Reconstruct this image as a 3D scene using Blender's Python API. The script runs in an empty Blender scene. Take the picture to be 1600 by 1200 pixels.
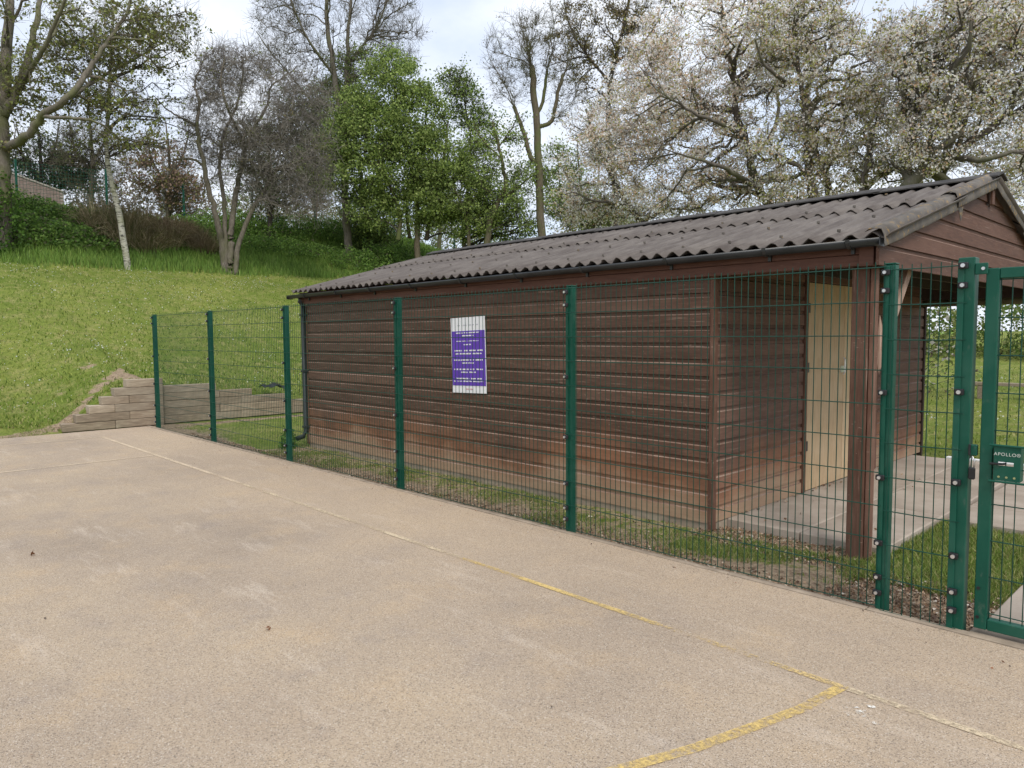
import bpy, math, numpy as np
from mathutils import Vector, Matrix
rng = np.random.default_rng(7)
S = bpy.context.scene
COL = S.collection
# ------------------------------------------------------------------ camera
FPX = 1145.0; CAMH = 1.65
psi = math.radians(43.9); pit = math.radians(3.85); rol = math.radians(-0.35)
fwd = np.array([-math.cos(psi)*math.cos(pit), math.sin(psi)*math.cos(pit), -math.sin(pit)])
rgt = np.array([math.sin(psi), math.cos(psi), 0.0]); upv = np.cross(rgt, fwd)
RR = rgt*math.cos(rol)+upv*math.sin(rol); UU = -rgt*math.sin(rol)+upv*math.cos(rol)
cam = bpy.data.cameras.new('camera'); co = bpy.data.objects.new('camera', cam); COL.objects.link(co)
m = Matrix(((RR[0], UU[0], -fwd[0], 0), (RR[1], UU[1], -fwd[1], 0), (RR[2], UU[2], -fwd[2], CAMH), (0, 0, 0, 1)))
co.matrix_world = m
cam.sensor_width = 36; cam.lens = FPX/1600*36; cam.clip_start = 0.05; cam.clip_end = 900
S.camera = co
# ------------------------------------------------------------------ sky, sun, exposure
SUN_EL, SUN_AZ = math.radians(52), math.radians(-28)      # direction towards the sun, azimuth from +X
W = bpy.data.worlds.new('World'); S.world = W; W.use_nodes = True
nt = W.node_tree; nt.nodes.clear()
def N(t, typ, **k):
    n = t.nodes.new(typ)
    for a, b in k.items(): setattr(n, a, b)
    return n
out = N(nt, 'ShaderNodeOutputWorld'); bg = N(nt, 'ShaderNodeBackground'); bg2 = N(nt, 'ShaderNodeBackground'); mx = N(nt, 'ShaderNodeMixShader')
sky = N(nt, 'ShaderNodeTexSky', sky_type='NISHITA'); sky.sun_disc = False; sky.sun_elevation = SUN_EL; sky.sun_rotation = math.pi/2-SUN_AZ
bg.inputs[1].default_value = 0.12
tc = N(nt, 'ShaderNodeTexCoord'); mp = N(nt, 'ShaderNodeMapping'); mp.inputs['Scale'].default_value = (1.6, 1.6, 3.2)
no = N(nt, 'ShaderNodeTexNoise'); no.inputs['Scale'].default_value = 1.7; no.inputs['Detail'].default_value = 7; no.inputs['Roughness'].default_value = .55
r1 = N(nt, 'ShaderNodeValToRGB'); r1.color_ramp.elements[0].position = .30; r1.color_ramp.elements[1].position = .60
r1.color_ramp.elements[0].color = (.72, .72, .72, 1)
r2 = N(nt, 'ShaderNodeValToRGB'); r2.color_ramp.elements[0].position = .35; r2.color_ramp.elements[1].position = .7
r2.color_ramp.elements[0].color = (.50, .56, .67, 1); r2.color_ramp.elements[1].color = (.70, .725, .77, 1)
L = nt.links
L.new(tc.outputs['Generated'], mp.inputs[0]); L.new(mp.outputs[0], no.inputs['Vector'])
L.new(no.outputs['Fac'], r1.inputs[0]); L.new(no.outputs['Fac'], r2.inputs[0])
L.new(sky.outputs[0], bg.inputs[0]); L.new(r2.outputs[0], bg2.inputs[0]); bg2.inputs[1].default_value = 1.0
L.new(r1.outputs[0], mx.inputs[0]); L.new(bg.outputs[0], mx.inputs[1]); L.new(bg2.outputs[0], mx.inputs[2]); L.new(mx.outputs[0], out.inputs[0])
sl = bpy.data.lights.new('sun', 'SUN'); sl.energy = 1.5; sl.angle = math.radians(22); sl.color = (1, .95, .87)
so = bpy.data.objects.new('sun', sl); COL.objects.link(so)
sd = Vector((math.cos(SUN_EL)*math.cos(SUN_AZ), math.cos(SUN_EL)*math.sin(SUN_AZ), math.sin(SUN_EL)))
so.rotation_euler = sd.to_track_quat('Z', 'Y').to_euler()
S.view_settings.view_transform = 'Standard'; S.view_settings.look = 'None'; S.view_settings.exposure = 0.70; S.view_settings.gamma = 1

# ------------------------------------------------------------------ helpers
def ray(u, v):
    return fwd + RR*(u-800)/FPX - UU*(v-600)/FPX
def atdepth(u, v, D):                 # photograph direction and distance -> place in the world
    return np.array([0, 0, CAMH]) + ray(u, v)*D
def onY(u, v, Y):
    d = ray(u, v); return np.array([0, 0, CAMH]) + d*(Y/d[1])
def tag(o, label=None, cat=None, group=None, kind=None):
    if label: o['label'] = label
    if cat: o['category'] = cat
    if group: o['group'] = group
    if kind: o['kind'] = kind
    return o
def empty(name, loc=(0, 0, 0), rz=0.0):
    o = bpy.data.objects.new(name, None); COL.objects.link(o); o.location = loc; o.rotation_euler = (0, 0, rz); o.empty_display_size = .1
    return o
def link(name, me, mat=None, parent=None, loc=None):
    o = bpy.data.objects.new(name, me); COL.objects.link(o)
    if mat is not None and not me.materials: me.materials.append(mat)
    if parent is not None:
        o.parent = parent
        if loc is None: o.matrix_parent_inverse = Matrix.Translation(-world_loc(parent))
    if loc is not None: o.location = loc
    return o
def world_loc(o):
    v = Vector((0, 0, 0))
    while o is not None:
        v += o.location + o.matrix_parent_inverse.to_translation(); o = o.parent
    return v
def npmesh(name, V, Fq, k, smooth=False, tint=None):
    """V (n,3), Fq (m,k) faces with k corners"""
    V = np.asarray(V, np.float32); Fq = np.asarray(Fq, np.int32)
    me = bpy.data.meshes.new(name); me.vertices.add(len(V)); me.vertices.foreach_set('co', V.ravel())
    me.loops.add(Fq.size); me.loops.foreach_set('vertex_index', Fq.ravel())
    me.polygons.add(len(Fq)); me.polygons.foreach_set('loop_start', np.arange(0, Fq.size, k, dtype=np.int32))
    try: me.polygons.foreach_set('loop_total', np.full(len(Fq), k, np.int32))
    except Exception: pass
    if smooth: me.polygons.foreach_set('use_smooth', np.ones(len(Fq), bool))
    if tint is not None:
        a = me.attributes.new('tint', 'FLOAT_COLOR', 'FACE'); c = np.ones((len(Fq), 4), np.float32); c[:, :3] = tint; a.data.foreach_set('color', c.ravel())
    me.update(calc_edges=True); return me
class MB:
    def __init__(s): s.v = []; s.f = []
    def add(s, vs, fs):
        b = len(s.v); s.v += [tuple(map(float, p)) for p in vs]; s.f += [tuple(i+b for i in f) for f in fs]; return s
    def box(s, x0, x1, y0, y1, z0, z1, c=0.0):
        if c <= 0:
            vs = [(x, y, z) for x in (x0, x1) for y in (y0, y1) for z in (z0, z1)]
            return s.add(vs, [(0, 1, 3, 2), (4, 6, 7, 5), (0, 4, 5, 1), (2, 3, 7, 6), (0, 2, 6, 4), (1, 5, 7, 3)])
        # chamfered box
        vs = []; idx = {}
        X = (x0, x1); Y = (y0, y1); Z = (z0, z1)
        for i in (0, 1):
            for j in (0, 1):
                for k in (0, 1):
                    sx = c if i == 0 else -c; sy = c if j == 0 else -c; sz = c if k == 0 else -c
                    for ax, p in enumerate(((X[i], Y[j]+sy, Z[k]+sz), (X[i]+sx, Y[j], Z[k]+sz), (X[i]+sx, Y[j]+sy, Z[k]))):
                        idx[(i, j, k, ax)] = len(vs); vs.append(p)
        fs = []
        for a in (0, 1):
            q = [(0, 0), (0, 1), (1, 1), (1, 0)]
            fs.append([idx[(a, j, k, 0)] for j, k in (q if a == 1 else q[::-1])][::-1])
            fs.append([idx[(i, a, k, 1)] for i, k in (q if a == 0 else q[::-1])][::-1])
            fs.append([idx[(i, j, a, 2)] for i, j in (q if a == 1 else q[::-1])][::-1])
        for j in (0, 1):
            for k in (0, 1):
                fs.append([idx[(0, j, k, 1)], idx[(1, j, k, 1)], idx[(1, j, k, 2)], idx[(0, j, k, 2)]])
                fs.append([idx[(j, 0, k, 0)], idx[(j, 1, k, 0)], idx[(j, 1, k, 2)], idx[(j, 0, k, 2)]])
                fs.append([idx[(j, k, 0, 0)], idx[(j, k, 1, 0)], idx[(j, k, 1, 1)], idx[(j, k, 0, 1)]])
                for i in (0, 1): fs.append([idx[(i, j, k, 0)], idx[(i, j, k, 1)], idx[(i, j, k, 2)]])
        return s.add(vs, fs)
    def prof(s, pts, axis, a0, a1):
        """closed profile extruded along axis. pts are pairs in the two other axes (order x,y,z without axis)"""
        n = len(pts); vs = []
        for a in (a0, a1):
            for p, q in pts:
                vs.append({'x': (a, p, q), 'y': (p, a, q), 'z': (p, q, a)}[axis])
        fs = [(i, (i+1) % n, n+(i+1) % n, n+i) for i in range(n)] + [tuple(range(n))[::-1], tuple(range(n, 2*n))]
        return s.add(vs, fs)
    def tube(s, P, r, n=6, r1=None, caps=True):
        P = [Vector(p) for p in P]; k = len(P); vs = []
        for i, p in enumerate(P):
            t = (P[min(i+1, k-1)]-P[max(i-1, 0)]).normalized()
            a = t.orthogonal() if abs(t.z) > .95 else t.cross(Vector((0, 0, 1)))
            a.normalize(); b = t.cross(a)
            rr = r if r1 is None else r+(r1-r)*i/(k-1)
            for j in range(n):
                w = 2*math.pi*(j+.5)/n; vs.append(p+a*math.cos(w)*rr+b*math.sin(w)*rr)
        fs = [(i*n+j, i*n+(j+1) % n, (i+1)*n+(j+1) % n, (i+1)*n+j) for i in range(k-1) for j in range(n)]
        if caps: fs += [tuple(range(n))[::-1], tuple(range((k-1)*n, k*n))]
        return s.add(vs, fs)
    def build(s, name, mat, parent=None, smooth=False, loc=None):
        me = bpy.data.meshes.new(name); me.from_pydata(s.v, [], s.f); me.update()
        bmfix(me)
        if smooth:
            me.polygons.foreach_set('use_smooth', np.ones(len(me.polygons), bool))
        return link(name, me, mat, parent, loc)
import bmesh
def bmfix(me):
    b = bmesh.new(); b.from_mesh(me); bmesh.ops.recalc_face_normals(b, faces=b.faces); b.to_mesh(me); b.free()

# ------------------------------------------------------------------ materials
def base_mat(name, rough=.8, spec=.3):
    M = bpy.data.materials.new(name); M.use_nodes = True; t = M.node_tree; b = t.nodes['Principled BSDF']
    b.inputs['Roughness'].default_value = rough; b.inputs['Specular IOR Level'].default_value = spec
    return M, t, b
def coords(t, scale=(1, 1, 1), rand=True):
    g = N(t, 'ShaderNodeNewGeometry'); mp = N(t, 'ShaderNodeMapping'); mp.inputs['Scale'].default_value = scale
    if rand:
        oi = N(t, 'ShaderNodeObjectInfo'); v = N(t, 'ShaderNodeVectorMath', operation='SCALE'); cb = N(t, 'ShaderNodeCombineXYZ')
        for i in range(3): t.links.new(oi.outputs['Random'], cb.inputs[i])
        t.links.new(cb.outputs[0], v.inputs[0]); v.inputs['Scale'].default_value = 37.0
        ad = N(t, 'ShaderNodeVectorMath', operation='ADD'); t.links.new(g.outputs['Position'], ad.inputs[0]); t.links.new(v.outputs[0], ad.inputs[1])
        t.links.new(ad.outputs[0], mp.inputs[0])
    else: t.links.new(g.outputs['Position'], mp.inputs[0])
    return mp.outputs[0]
def noise(t, vec, scale, detail=5, rough=.6):
    n = N(t, 'ShaderNodeTexNoise'); n.inputs['Scale'].default_value = scale; n.inputs['Detail'].default_value = detail; n.inputs['Roughness'].default_value = rough
    t.links.new(vec, n.inputs['Vector']); return n.outputs['Fac']
def ramp(t, fac, stops, interp='LINEAR'):
    r = N(t, 'ShaderNodeValToRGB'); e = r.color_ramp; e.interpolation = interp
    while len(e.elements) < len(stops): e.elements.new(.5)
    for q, (p, c) in zip(e.elements, stops):
        q.position = p; q.color = (*c, 1) if hasattr(c, '__len__') else (c, c, c, 1)
    t.links.new(fac, r.inputs[0]); return r.outputs[0]
def mix(t, a, b, fac, mode='MIX'):
    n = N(t, 'ShaderNodeMix', data_type='RGBA', blend_type=mode)
    for s, v in ((6, a), (7, b)):
        if isinstance(v, tuple): n.inputs[s].default_value = (*v, 1)
        else: t.links.new(v, n.inputs[s])
    if isinstance(fac, float): n.inputs[0].default_value = fac
    else: t.links.new(fac, n.inputs[0])
    return n.outputs[2]
def bump(t, b, h, strength=.3, dist=.01):
    n = N(t, 'ShaderNodeBump'); n.inputs['Strength'].default_value = strength; n.inputs['Distance'].default_value = dist
    t.links.new(h, n.inputs['Height']); t.links.new(n.outputs[0], b.inputs['Normal'])
def simple(name, c1, c2, scale=4, rough=.8, spec=.3, bs=.3, bd=.004, stretch=(1, 1, 1), detail=6, metal=0, rand=True):
    M, t, b = base_mat(name, rough, spec); v = coords(t, stretch, rand); f = noise(t, v, scale, detail)
    t.links.new(ramp(t, f, [(.3, c1), (.7, c2)]), b.inputs['Base Color']); b.inputs['Metallic'].default_value = metal
    if bs: bump(t, b, noise(t, v, scale*4, 4), bs, bd)
    return M
def wood(name, c1, c2, weather=True, axis=0, fleck=.5):
    M, t, b = base_mat(name, .72, .3)
    st = [9, 9, 9]; st[axis] = .9
    v = coords(t, tuple(st)); g = noise(t, v, 6, 8, .65); big = noise(t, coords(t, (.7, .7, 1.5)), 1.4, 4)
    col = ramp(t, g, [(.25, tuple(.7*x for x in c1)), (.5, c1), (.78, c2)])
    col = mix(t, col, (c2[0]*1.1, c2[1]*1.2, c2[2]*1.3), ramp(t, big, [(.45, 0), (.75, .45)]))
    oi = N(t, 'ShaderNodeObjectInfo'); hv = N(t, 'ShaderNodeHueSaturation'); mr = N(t, 'ShaderNodeMapRange'); mr.inputs[3].default_value = .84; mr.inputs[4].default_value = 1.18
    t.links.new(oi.outputs['Random'], mr.inputs[0]); t.links.new(mr.outputs[0], hv.inputs['Value']); t.links.new(col, hv.inputs['Color']); col = hv.outputs[0]
    if weather:
        gg = N(t, 'ShaderNodeNewGeometry'); sp = N(t, 'ShaderNodeSeparateXYZ'); t.links.new(gg.outputs['Position'], sp.inputs[0])
        wn = noise(t, coords(t, (1, 1, .6), False), 1.3, 5)
        ma = N(t, 'ShaderNodeMath', operation='MULTIPLY_ADD'); t.links.new(wn, ma.inputs[0]); ma.inputs[1].default_value = -1.5; zz_ = N(t, 'ShaderNodeMath', operation='ADD'); zz_.inputs[1].default_value = .55; t.links.new(sp.outputs[2], zz_.inputs[0]); t.links.new(zz_.outputs[0], ma.inputs[2])
        col = mix(t, col, mix(t, (.27, .115, .055), (.38, .18, .095), g), ramp(t, ma.outputs[0], [(0.05, .7), (.50, 0)]))   # paint worn to orange low down
        # z - noise, wide range
        ma2 = N(t, 'ShaderNodeMath', operation='MULTIPLY_ADD'); t.links.new(wn, ma2.inputs[0]); ma2.inputs[1].default_value = -1.0; t.links.new(sp.outputs[2], ma2.inputs[2])
        ad = N(t, 'ShaderNodeMath', operation='ADD'); t.links.new(ma2.outputs[0], ad.inputs[0]); ad.inputs[1].default_value = .45
        col = mix(t, col, mix(t, (.30, .19, .12), (.42, .30, .20), g), ramp(t, ad.outputs[0], [(.06, .9), (.30, 0)]))     # bare, muddy boards at the foot
    fl = noise(t, coords(t, (1.0, 1.0, 3.0)), 26, 3, .5)
    col = mix(t, col, (.42, .31, .24), ramp(t, fl, [(.68, 0), (.73, fleck)]))
    sc = [30, 30, 60]; sc[axis] = 2.2
    sf = noise(t, coords(t, tuple(sc)), 1.0, 3, .5)
    col = mix(t, col, (.36, .26, .20), ramp(t, sf, [(.65, 0), (.71, fleck*.9)]))
    t.links.new(col, b.inputs['Base Color']); bump(t, b, g, .35, .004)
    return M
def leafmat(name, trans=.35):
    M, t, b = base_mat(name, .6, .25)
    a = N(t, 'ShaderNodeAttribute', attribute_name='tint'); t.links.new(a.outputs['Color'], b.inputs['Base Color'])
    tr = N(t, 'ShaderNodeBsdfTranslucent'); t.links.new(a.outputs['Color'], tr.inputs[0]); ms = N(t, 'ShaderNodeMixShader'); ms.inputs[0].default_value = trans
    o = t.nodes['Material Output']; t.links.new(b.outputs[0], ms.inputs[1]); t.links.new(tr.outputs[0], ms.inputs[2]); t.links.new(ms.outputs[0], o.inputs[0])
    return M
def bark(name, c1, c2, moss=None):
    M, t, b = base_mat(name, .9, .15); v = coords(t, (1, 1, .3), False); f = noise(t, v, 18, 6, .65)
    col = ramp(t, f, [(.3, c1), (.7, c2)])
    if moss: col = mix(t, col, moss, ramp(t, noise(t, coords(t, (1, 1, .6), False), 1.6, 4), [(.45, 0), (.62, .8)]))
    t.links.new(col, b.inputs['Base Color']); bump(t, b, f, .6, .02); return M

M_brown = wood('brown_stained_boards', (.100, .052, .034), (.158, .088, .059))
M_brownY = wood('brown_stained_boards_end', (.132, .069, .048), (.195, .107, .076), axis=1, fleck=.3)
M_gable = wood('brown_gable_boards', (.102, .049, .032), (.150, .075, .050), weather=False, axis=1, fleck=.35)
M_fascia = wood('brown_fascia', (.098, .044, .030), (.138, .066, .044), weather=False, axis=0, fleck=.12)
M_post = wood('brown_post', (.115, .056, .036), (.215, .116, .078), weather=False, axis=2, fleck=.5)
M_raw = wood('raw_splintered_wood', (.34, .22, .16), (.50, .36, .28), weather=False, axis=2, fleck=.2)
M_edge = wood('worn_edge_highlight', (.20, .12, .085), (.40, .29, .22), weather=False, fleck=.9)  # paint-worn edge, with the chamfer's sky highlight also put into the pale colour
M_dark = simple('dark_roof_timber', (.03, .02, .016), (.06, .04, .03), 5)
M_door = wood('pale_plywood', (.54, .385, .225), (.63, .465, .29), weather=False, axis=2, fleck=.15)
M_green = simple('green_powder_coat', (.002, .062, .038), (.004, .085, .053), 3, rough=.5, spec=.3, bs=.05, bd=.001)
t = M_green.node_tree; b = t.nodes['Principled BSDF']; src = b.inputs['Base Color'].links[0].from_socket
f_ = noise(t, coords(t, (1, 1, .5)), 22, 5, .7); f2_ = noise(t, coords(t, (1, 1, 1)), 3, 4, .6)
c_ = mix(t, src, (.10, .14, .11), ramp(t, f_, [(.60, 0), (.74, .45)])); c_ = mix(t, c_, (.035, .10, .07), ramp(t, f2_, [(.45, 0), (.7, .5)])); t.links.new(c_, b.inputs['Base Color'])
M_wire = simple('green_wire_coating', (.003, .040, .026), (.005, .058, .038), 3, rough=.5, spec=.35, bs=0)
M_black = simple('black_plastic', (.008, .008, .009), (.02, .02, .022), 6, rough=.45, spec=.4, bs=0)
M_gutter = simple('black_gutter_plastic', (.012, .014, .016), (.035, .038, .04), 3, rough=.4, spec=.5, bs=.05)
M_steel = simple('galvanised_steel', (.55, .55, .56), (.75, .75, .76), 20, rough=.3, spec=.5, metal=.8, bs=0)
M_white = simple('white_sign_board', (.80, .80, .80), (.85, .85, .85), 6, rough=.4, bs=0)
M_purple = simple('purple_print', (.115, .045, .40), (.14, .06, .46), 3, rough=.45, bs=0)
M_pink = simple('faded_red_print', (.6, .32, .34), (.7, .42, .45), 3, rough=.5, bs=0)
M_greyprint = simple('grey_print', (.45, .45, .5), (.6, .6, .65), 3, rough=.5, bs=0)
M_sleeper = wood('weathered_sleeper', (.27, .21, .15), (.50, .41, .30), weather=False, axis=1, fleck=.3)
M_kerb = simple('concrete_edging', (.24, .19, .14), (.40, .32, .24), 9, bs=.4)
M_soil = simple('soil', (.16, .10, .065), (.30, .21, .14), 30, bs=.6, bd=.02, rand=False)
# slab concrete
M_slab, t, b = base_mat('concrete_slab', .9, .2)
v = coords(t, rand=True); f1 = noise(t, v, 2.2, 6); f2 = noise(t, v, 90, 3)
c = ramp(t, f1, [(.3, (.30, .245, .195)), (.7, (.44, .375, .31))]); c = mix(t, c, (.20, .165, .13), ramp(t, f2, [(.58, 0), (.72, .45)]))
t.links.new(c, b.inputs['Base Color']); bump(t, b, f2, .3, .004)
# roof
M_roof, t, b = base_mat('corrugated_roof', .78, .3)
v = coords(t, (1, 1, 1), True); f1 = noise(t, v, 2.5, 6); f2 = noise(t, coords(t, (14, 1.2, 1.2), False), 2.2, 5); f3 = noise(t, v, 60, 3)
c = ramp(t, f1, [(.3, (.098, .082, .072)), (.7, (.172, .150, .132))]); c = mix(t, c, (.05, .036, .033), ramp(t, f2, [(.45, 0), (.7, .55)]))
c = mix(t, c, (.25, .22, .20), ramp(t, f3, [(.62, 0), (.70, .4)]))
t.links.new(c, b.inputs['Base Color']); bump(t, b, f3, .3, .004)
# verge with lichen
M_verge, t, b = base_mat('lichened_verge', .85, .25)
v = coords(t, (1, 1, 1), False); f1 = noise(t, v, 5, 6); f2 = noise(t, v, 16, 5, .7)
c = ramp(t, f1, [(.3, (.075, .066, .058)), (.7, (.17, .152, .132))]); c = mix(t, c, (.42, .25, .06), ramp(t, f2, [(.55, 0), (.68, .7)]))
t.links.new(c, b.inputs['Base Color']); bump(t, b, f2, .4, .006)
M_ridge = simple('ridge_cap', (.035, .032, .03), (.085, .078, .072), 5, bs=.3)
# court surface
M_court, t, b = base_mat('dusty_tarmac', .93, .18)
v = coords(t, rand=False)
big = noise(t, v, .42, 7, .62); mid = noise(t, v, 2.3, 6, .65); fine = noise(t, v, 85, 4, .75)
vo = N(t, 'ShaderNodeTexVoronoi'); vo.inputs['Scale'].default_value = 205; t.links.new(v, vo.inputs['Vector'])
c = ramp(t, big, [(.30, (.325, .258, .196)), (.5, (.41, .323, .238)), (.70, (.48, .375, .262))])
c = mix(t, c, (.54, .39, .235), ramp(t, mid, [(.52, 0), (.76, .55)]))
c = mix(t, c, (.30, .25, .215), ramp(t, mid, [(.28, .5), (.45, 0)]))
str_ = noise(t, coords(t, (.5, 2.2, 1), False), 1.9, 6, .7); c = mix(t, c, (.60, .50, .40), ramp(t, str_, [(.56, 0), (.70, .5)]))
# dustier towards the fence edge (blown soil)
sp = N(t, 'ShaderNodeSeparateXYZ'); t.links.new(v, sp.inputs[0])
ad = N(t, 'ShaderNodeMath', operation='MULTIPLY_ADD'); t.links.new(big, ad.inputs[0]); ad.inputs[1].default_value = 2.2; t.links.new(sp.outputs[1], ad.inputs[2])
mr = N(t, 'ShaderNodeMapRange'); mr.inputs[1].default_value = 3.4; mr.inputs[2].default_value = 5.8; mr.inputs[4].default_value = .6; t.links.new(ad.outputs[0], mr.inputs[0])
c = mix(t, c, (.52, .395, .275), mr.outputs[0])
cv = N(t, 'ShaderNodeSeparateColor'); t.links.new(vo.outputs['Color'], cv.inputs[0])
c = mix(t, c, (.70, .63, .54), ramp(t, cv.outputs[0], [(.86, 0), (.93, .4)]))
c = mix(t, c, (.055, .045, .04), ramp(t, cv.outputs[1], [(.78, 0), (.90, .48)]))
c = mix(t, c, (.09, .07, .055), ramp(t, fine, [(.30, .6), (.45, 0)]))
t.links.new(c, b.inputs['Base Color'])
hm = N(t, 'ShaderNodeMath', operation='ADD'); t.links.new(fine, hm.inputs[0]); t.links.new(vo.outputs['Distance'], hm.inputs[1]); bump(t, b, hm.outputs[0], .55, .005)
def paint(name, col, wear0, wear1):
    M, t, b = base_mat(name, .8, .2); v = coords(t, rand=False)
    f = noise(t, v, 45, 5, .8); f2 = noise(t, v, 1.7, 4); ad = N(t, 'ShaderNodeMath', operation='MULTIPLY_ADD'); t.links.new(f2, ad.inputs[0]); ad.inputs[1].default_value = .8; t.links.new(f, ad.inputs[2])
    b.inputs['Base Color'].default_value = (*col, 1); tr = N(t, 'ShaderNodeBsdfTransparent'); ms = N(t, 'ShaderNodeMixShader')
    t.links.new(ramp(t, ad.outputs[0], [(wear0, 0), (wear1, 1)]), ms.inputs[0]); t.links.new(tr.outputs[0], ms.inputs[1]); t.links.new(b.outputs[0], ms.inputs[2]); t.links.new(ms.outputs[0], t.nodes['Material Output'].inputs[0])
    return M
M_yel = paint('worn_yellow_paint', (.64, .46, .17), .74, 1.04)
M_yelm = paint('patchy_yellow_paint', (.62, .45, .18), .74, 1.10)
M_yelf = paint('very_worn_yellow_paint', (.60, .44, .20), .84, 1.15)
M_cream = paint('worn_cream_paint', (.60, .48, .34), .56, .98)
M_faint = paint('faint_cream_paint', (.58, .47, .32), .80, 1.15)
M_whitep = paint('worn_white_splash', (.8, .78, .72), .85, .98)
# lawn
M_lawn, t, b = base_mat('lawn', .95, .1)
v = coords(t, rand=False); a = N(t, 'ShaderNodeAttribute', attribute_name='mask'); sp = N(t, 'ShaderNodeSeparateColor'); t.links.new(a.outputs['Color'], sp.inputs[0])
n1 = noise(t, v, .35, 5); n2 = noise(t, v, 2.6, 6, .7); n3 = noise(t, v, 28, 4, .75); n4 = noise(t, coords(t, (1, 1, 3), False), 9, 5, .75)
c = ramp(t, n1, [(.35, (.15, .21, .032)), (.65, (.29, .315, .075))])
c = mix(t, c, (.40, .35, .15), ramp(t, n2, [(.48, 0), (.68, .75)]))
c = mix(t, c, (.11, .17, .03), ramp(t, n4, [(.34, .8), (.52, 0)]))
c = mix(t, c, (.09, .12, .03), ramp(t, n3, [(.34, .7), (.5, 0)]))
c = mix(t, c, mix(t, (.11, .19, .03), (.20, .30, .055), n4), sp.outputs[1])
dirt = mix(t, (.26, .185, .125), (.50, .385, .26), ramp(t, n3, [(.35, 0), (.65, 1)]))
dirt = mix(t, dirt, (.10, .065, .04), ramp(t, n4, [(.36, .7), (.5, 0)]))
ad = N(t, 'ShaderNodeMath', operation='MULTIPLY_ADD'); t.links.new(n4, ad.inputs[0]); ad.inputs[1].default_value = .9; t.links.new(sp.outputs[0], ad.inputs[2])
c = mix(t, c, dirt, ramp(t, ad.outputs[0], [(.82, 0), (1.0, 1)]))
t.links.new(c, b.inputs['Base Color']); hm = N(t, 'ShaderNodeMath', operation='ADD'); t.links.new(n3, hm.inputs[0]); t.links.new(n4, hm.inputs[1]); bump(t, b, hm.outputs[0], .9, .05)
M_leaf = leafmat('leaf', .45); M_blade = leafmat('grass_blade', .3); M_petal = leafmat('petal', .55); M_litter = leafmat('litter', .05)
M_bgrey = bark('grey_bark', (.10, .085, .068), (.21, .185, .15), (.13, .135, .06))
M_bdark = bark('dark_bark', (.035, .03, .026), (.085, .072, .06))
M_bhaw = bark('pale_gnarled_bark', (.09, .076, .062), (.22, .19, .155), (.11, .11, .06))
M_twig = bark('pale_grey_twigs', (.155, .138, .12), (.275, .25, .22))
M_bcherry = bark('cherry_bark', (.065, .055, .048), (.16, .14, .12), (.12, .12, .07))
M_bgreen = bark('mossy_bark', (.075, .06, .04), (.15, .125, .085), (.09, .11, .035))
M_birch, t, b = base_mat('birch_bark', .7, .2)
f = noise(t, coords(t, (3, 3, 16), False), 1.6, 4); f2 = noise(t, coords(t, rand=False), 2.5, 4)
c = ramp(t, f, [(.40, (.05, .045, .04)), (.48, (.42, .40, .33))]); c = mix(t, c, (.22, .22, .12), ramp(t, f2, [(.45, 0), (.7, .7)])); t.links.new(c, b.inputs['Base Color'])

# ------------------------------------------------------------------ terrain
_oct = [(rng.uniform(0, 6.28), rng.uniform(0, 6.28), rng.uniform(-1, 1, 2)*k, a) for k, a in ((.35, .10), (.6, .06), (1.1, .035), (2.3, .018), (4.1, .009)) for _ in (0, 1)]
def rough(x, y):
    s = 0
    for p, q, k, a in _oct: s = s + a*np.sin(x*k[0]+y*k[1]*1.3+p)*np.cos(y*k[0]*.9-x*k[1]+q)
    return s
HWY = [2.8, 3.19, 4.0, 4.5, 4.85, 5.0, 5.9, 6.6, 7.4, 8.4, 12]; HWZ = [0, .10, .62, .84, .86, .72, .70, .55, .42, .27, .05]
def H(x, y):
    x = np.asarray(x, float); y = np.asarray(y, float)
    e = np.interp(y, [2.4, 3.3], [-14.45, -14.95])-.75*np.maximum(0, y-26); d = np.maximum(0, e-x)
    hw = np.interp(y, HWY, HWZ)
    g = np.interp(d, [0, .6, 2, 13.2, 16, 21, 24, 60], [0, .09, .46, 4.1, 5.1, 6.9, 7.3, 7.6])
    beh = (d > 0.0001)
    h = -.045 + beh*(hw*np.exp(-d/5)+g) + .035*np.maximum(0, y-12) - .03*np.maximum(0, y-46)
    r = rough(x, y)
    h = h + r*np.clip(np.where(x < -15.3, (-15.3-x)/2, 0) + np.clip((y-11)/6, 0, 1), 0, 1)
    h = h + .012*np.sin(7*x+3*y)*np.sin(5*y-2*x)*(y > 4.7)*(x > -14.3)
    court = (x > -14.42) & (y < 4.5)
    return np.where(court, -.09, h)
def axis(segs):
    o = []
    for a, b, s in segs: o += list(np.arange(a, b, s))
    return np.array(sorted(set(np.round(o, 4))))
gx = axis([(-160, -60, 8), (-60, -30, .8), (-30, -16, .28), (-16, -14, .1), (-14.975, -14.9, .2), (-14, 2, .12), (2, 12, 1), (12, 161, 8)])
gx = np.unique(np.append(gx, [-14.96, -14.94, -14.43, -14.41])); gy = axis([(-160, -8, 8), (-8, 0, .8), (0, 4.4, .2), (4.4, 8, .1), (8, 12, .25), (12, 30, .5), (30, 60, 1.2), (60, 161, 8)])
gy = np.unique(np.append(gy, [4.495, 4.505]))
X, Y = np.meshgrid(gx, gy, indexing='ij'); Z = H(X, Y)
V = np.stack([X, Y, Z], -1).reshape(-1, 3); nx, ny = X.shape
I = np.arange(nx*ny).reshape(nx, ny); Fq = np.stack([I[:-1, :-1], I[1:, :-1], I[1:, 1:], I[:-1, 1:]], -1).reshape(-1, 4)
me = npmesh('lawn', V, Fq, 4, True)
def gauss(x, y, cx, cy, sx, sy): return np.exp(-((x-cx)/sx)**2-((y-cy)/sy)**2)
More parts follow.
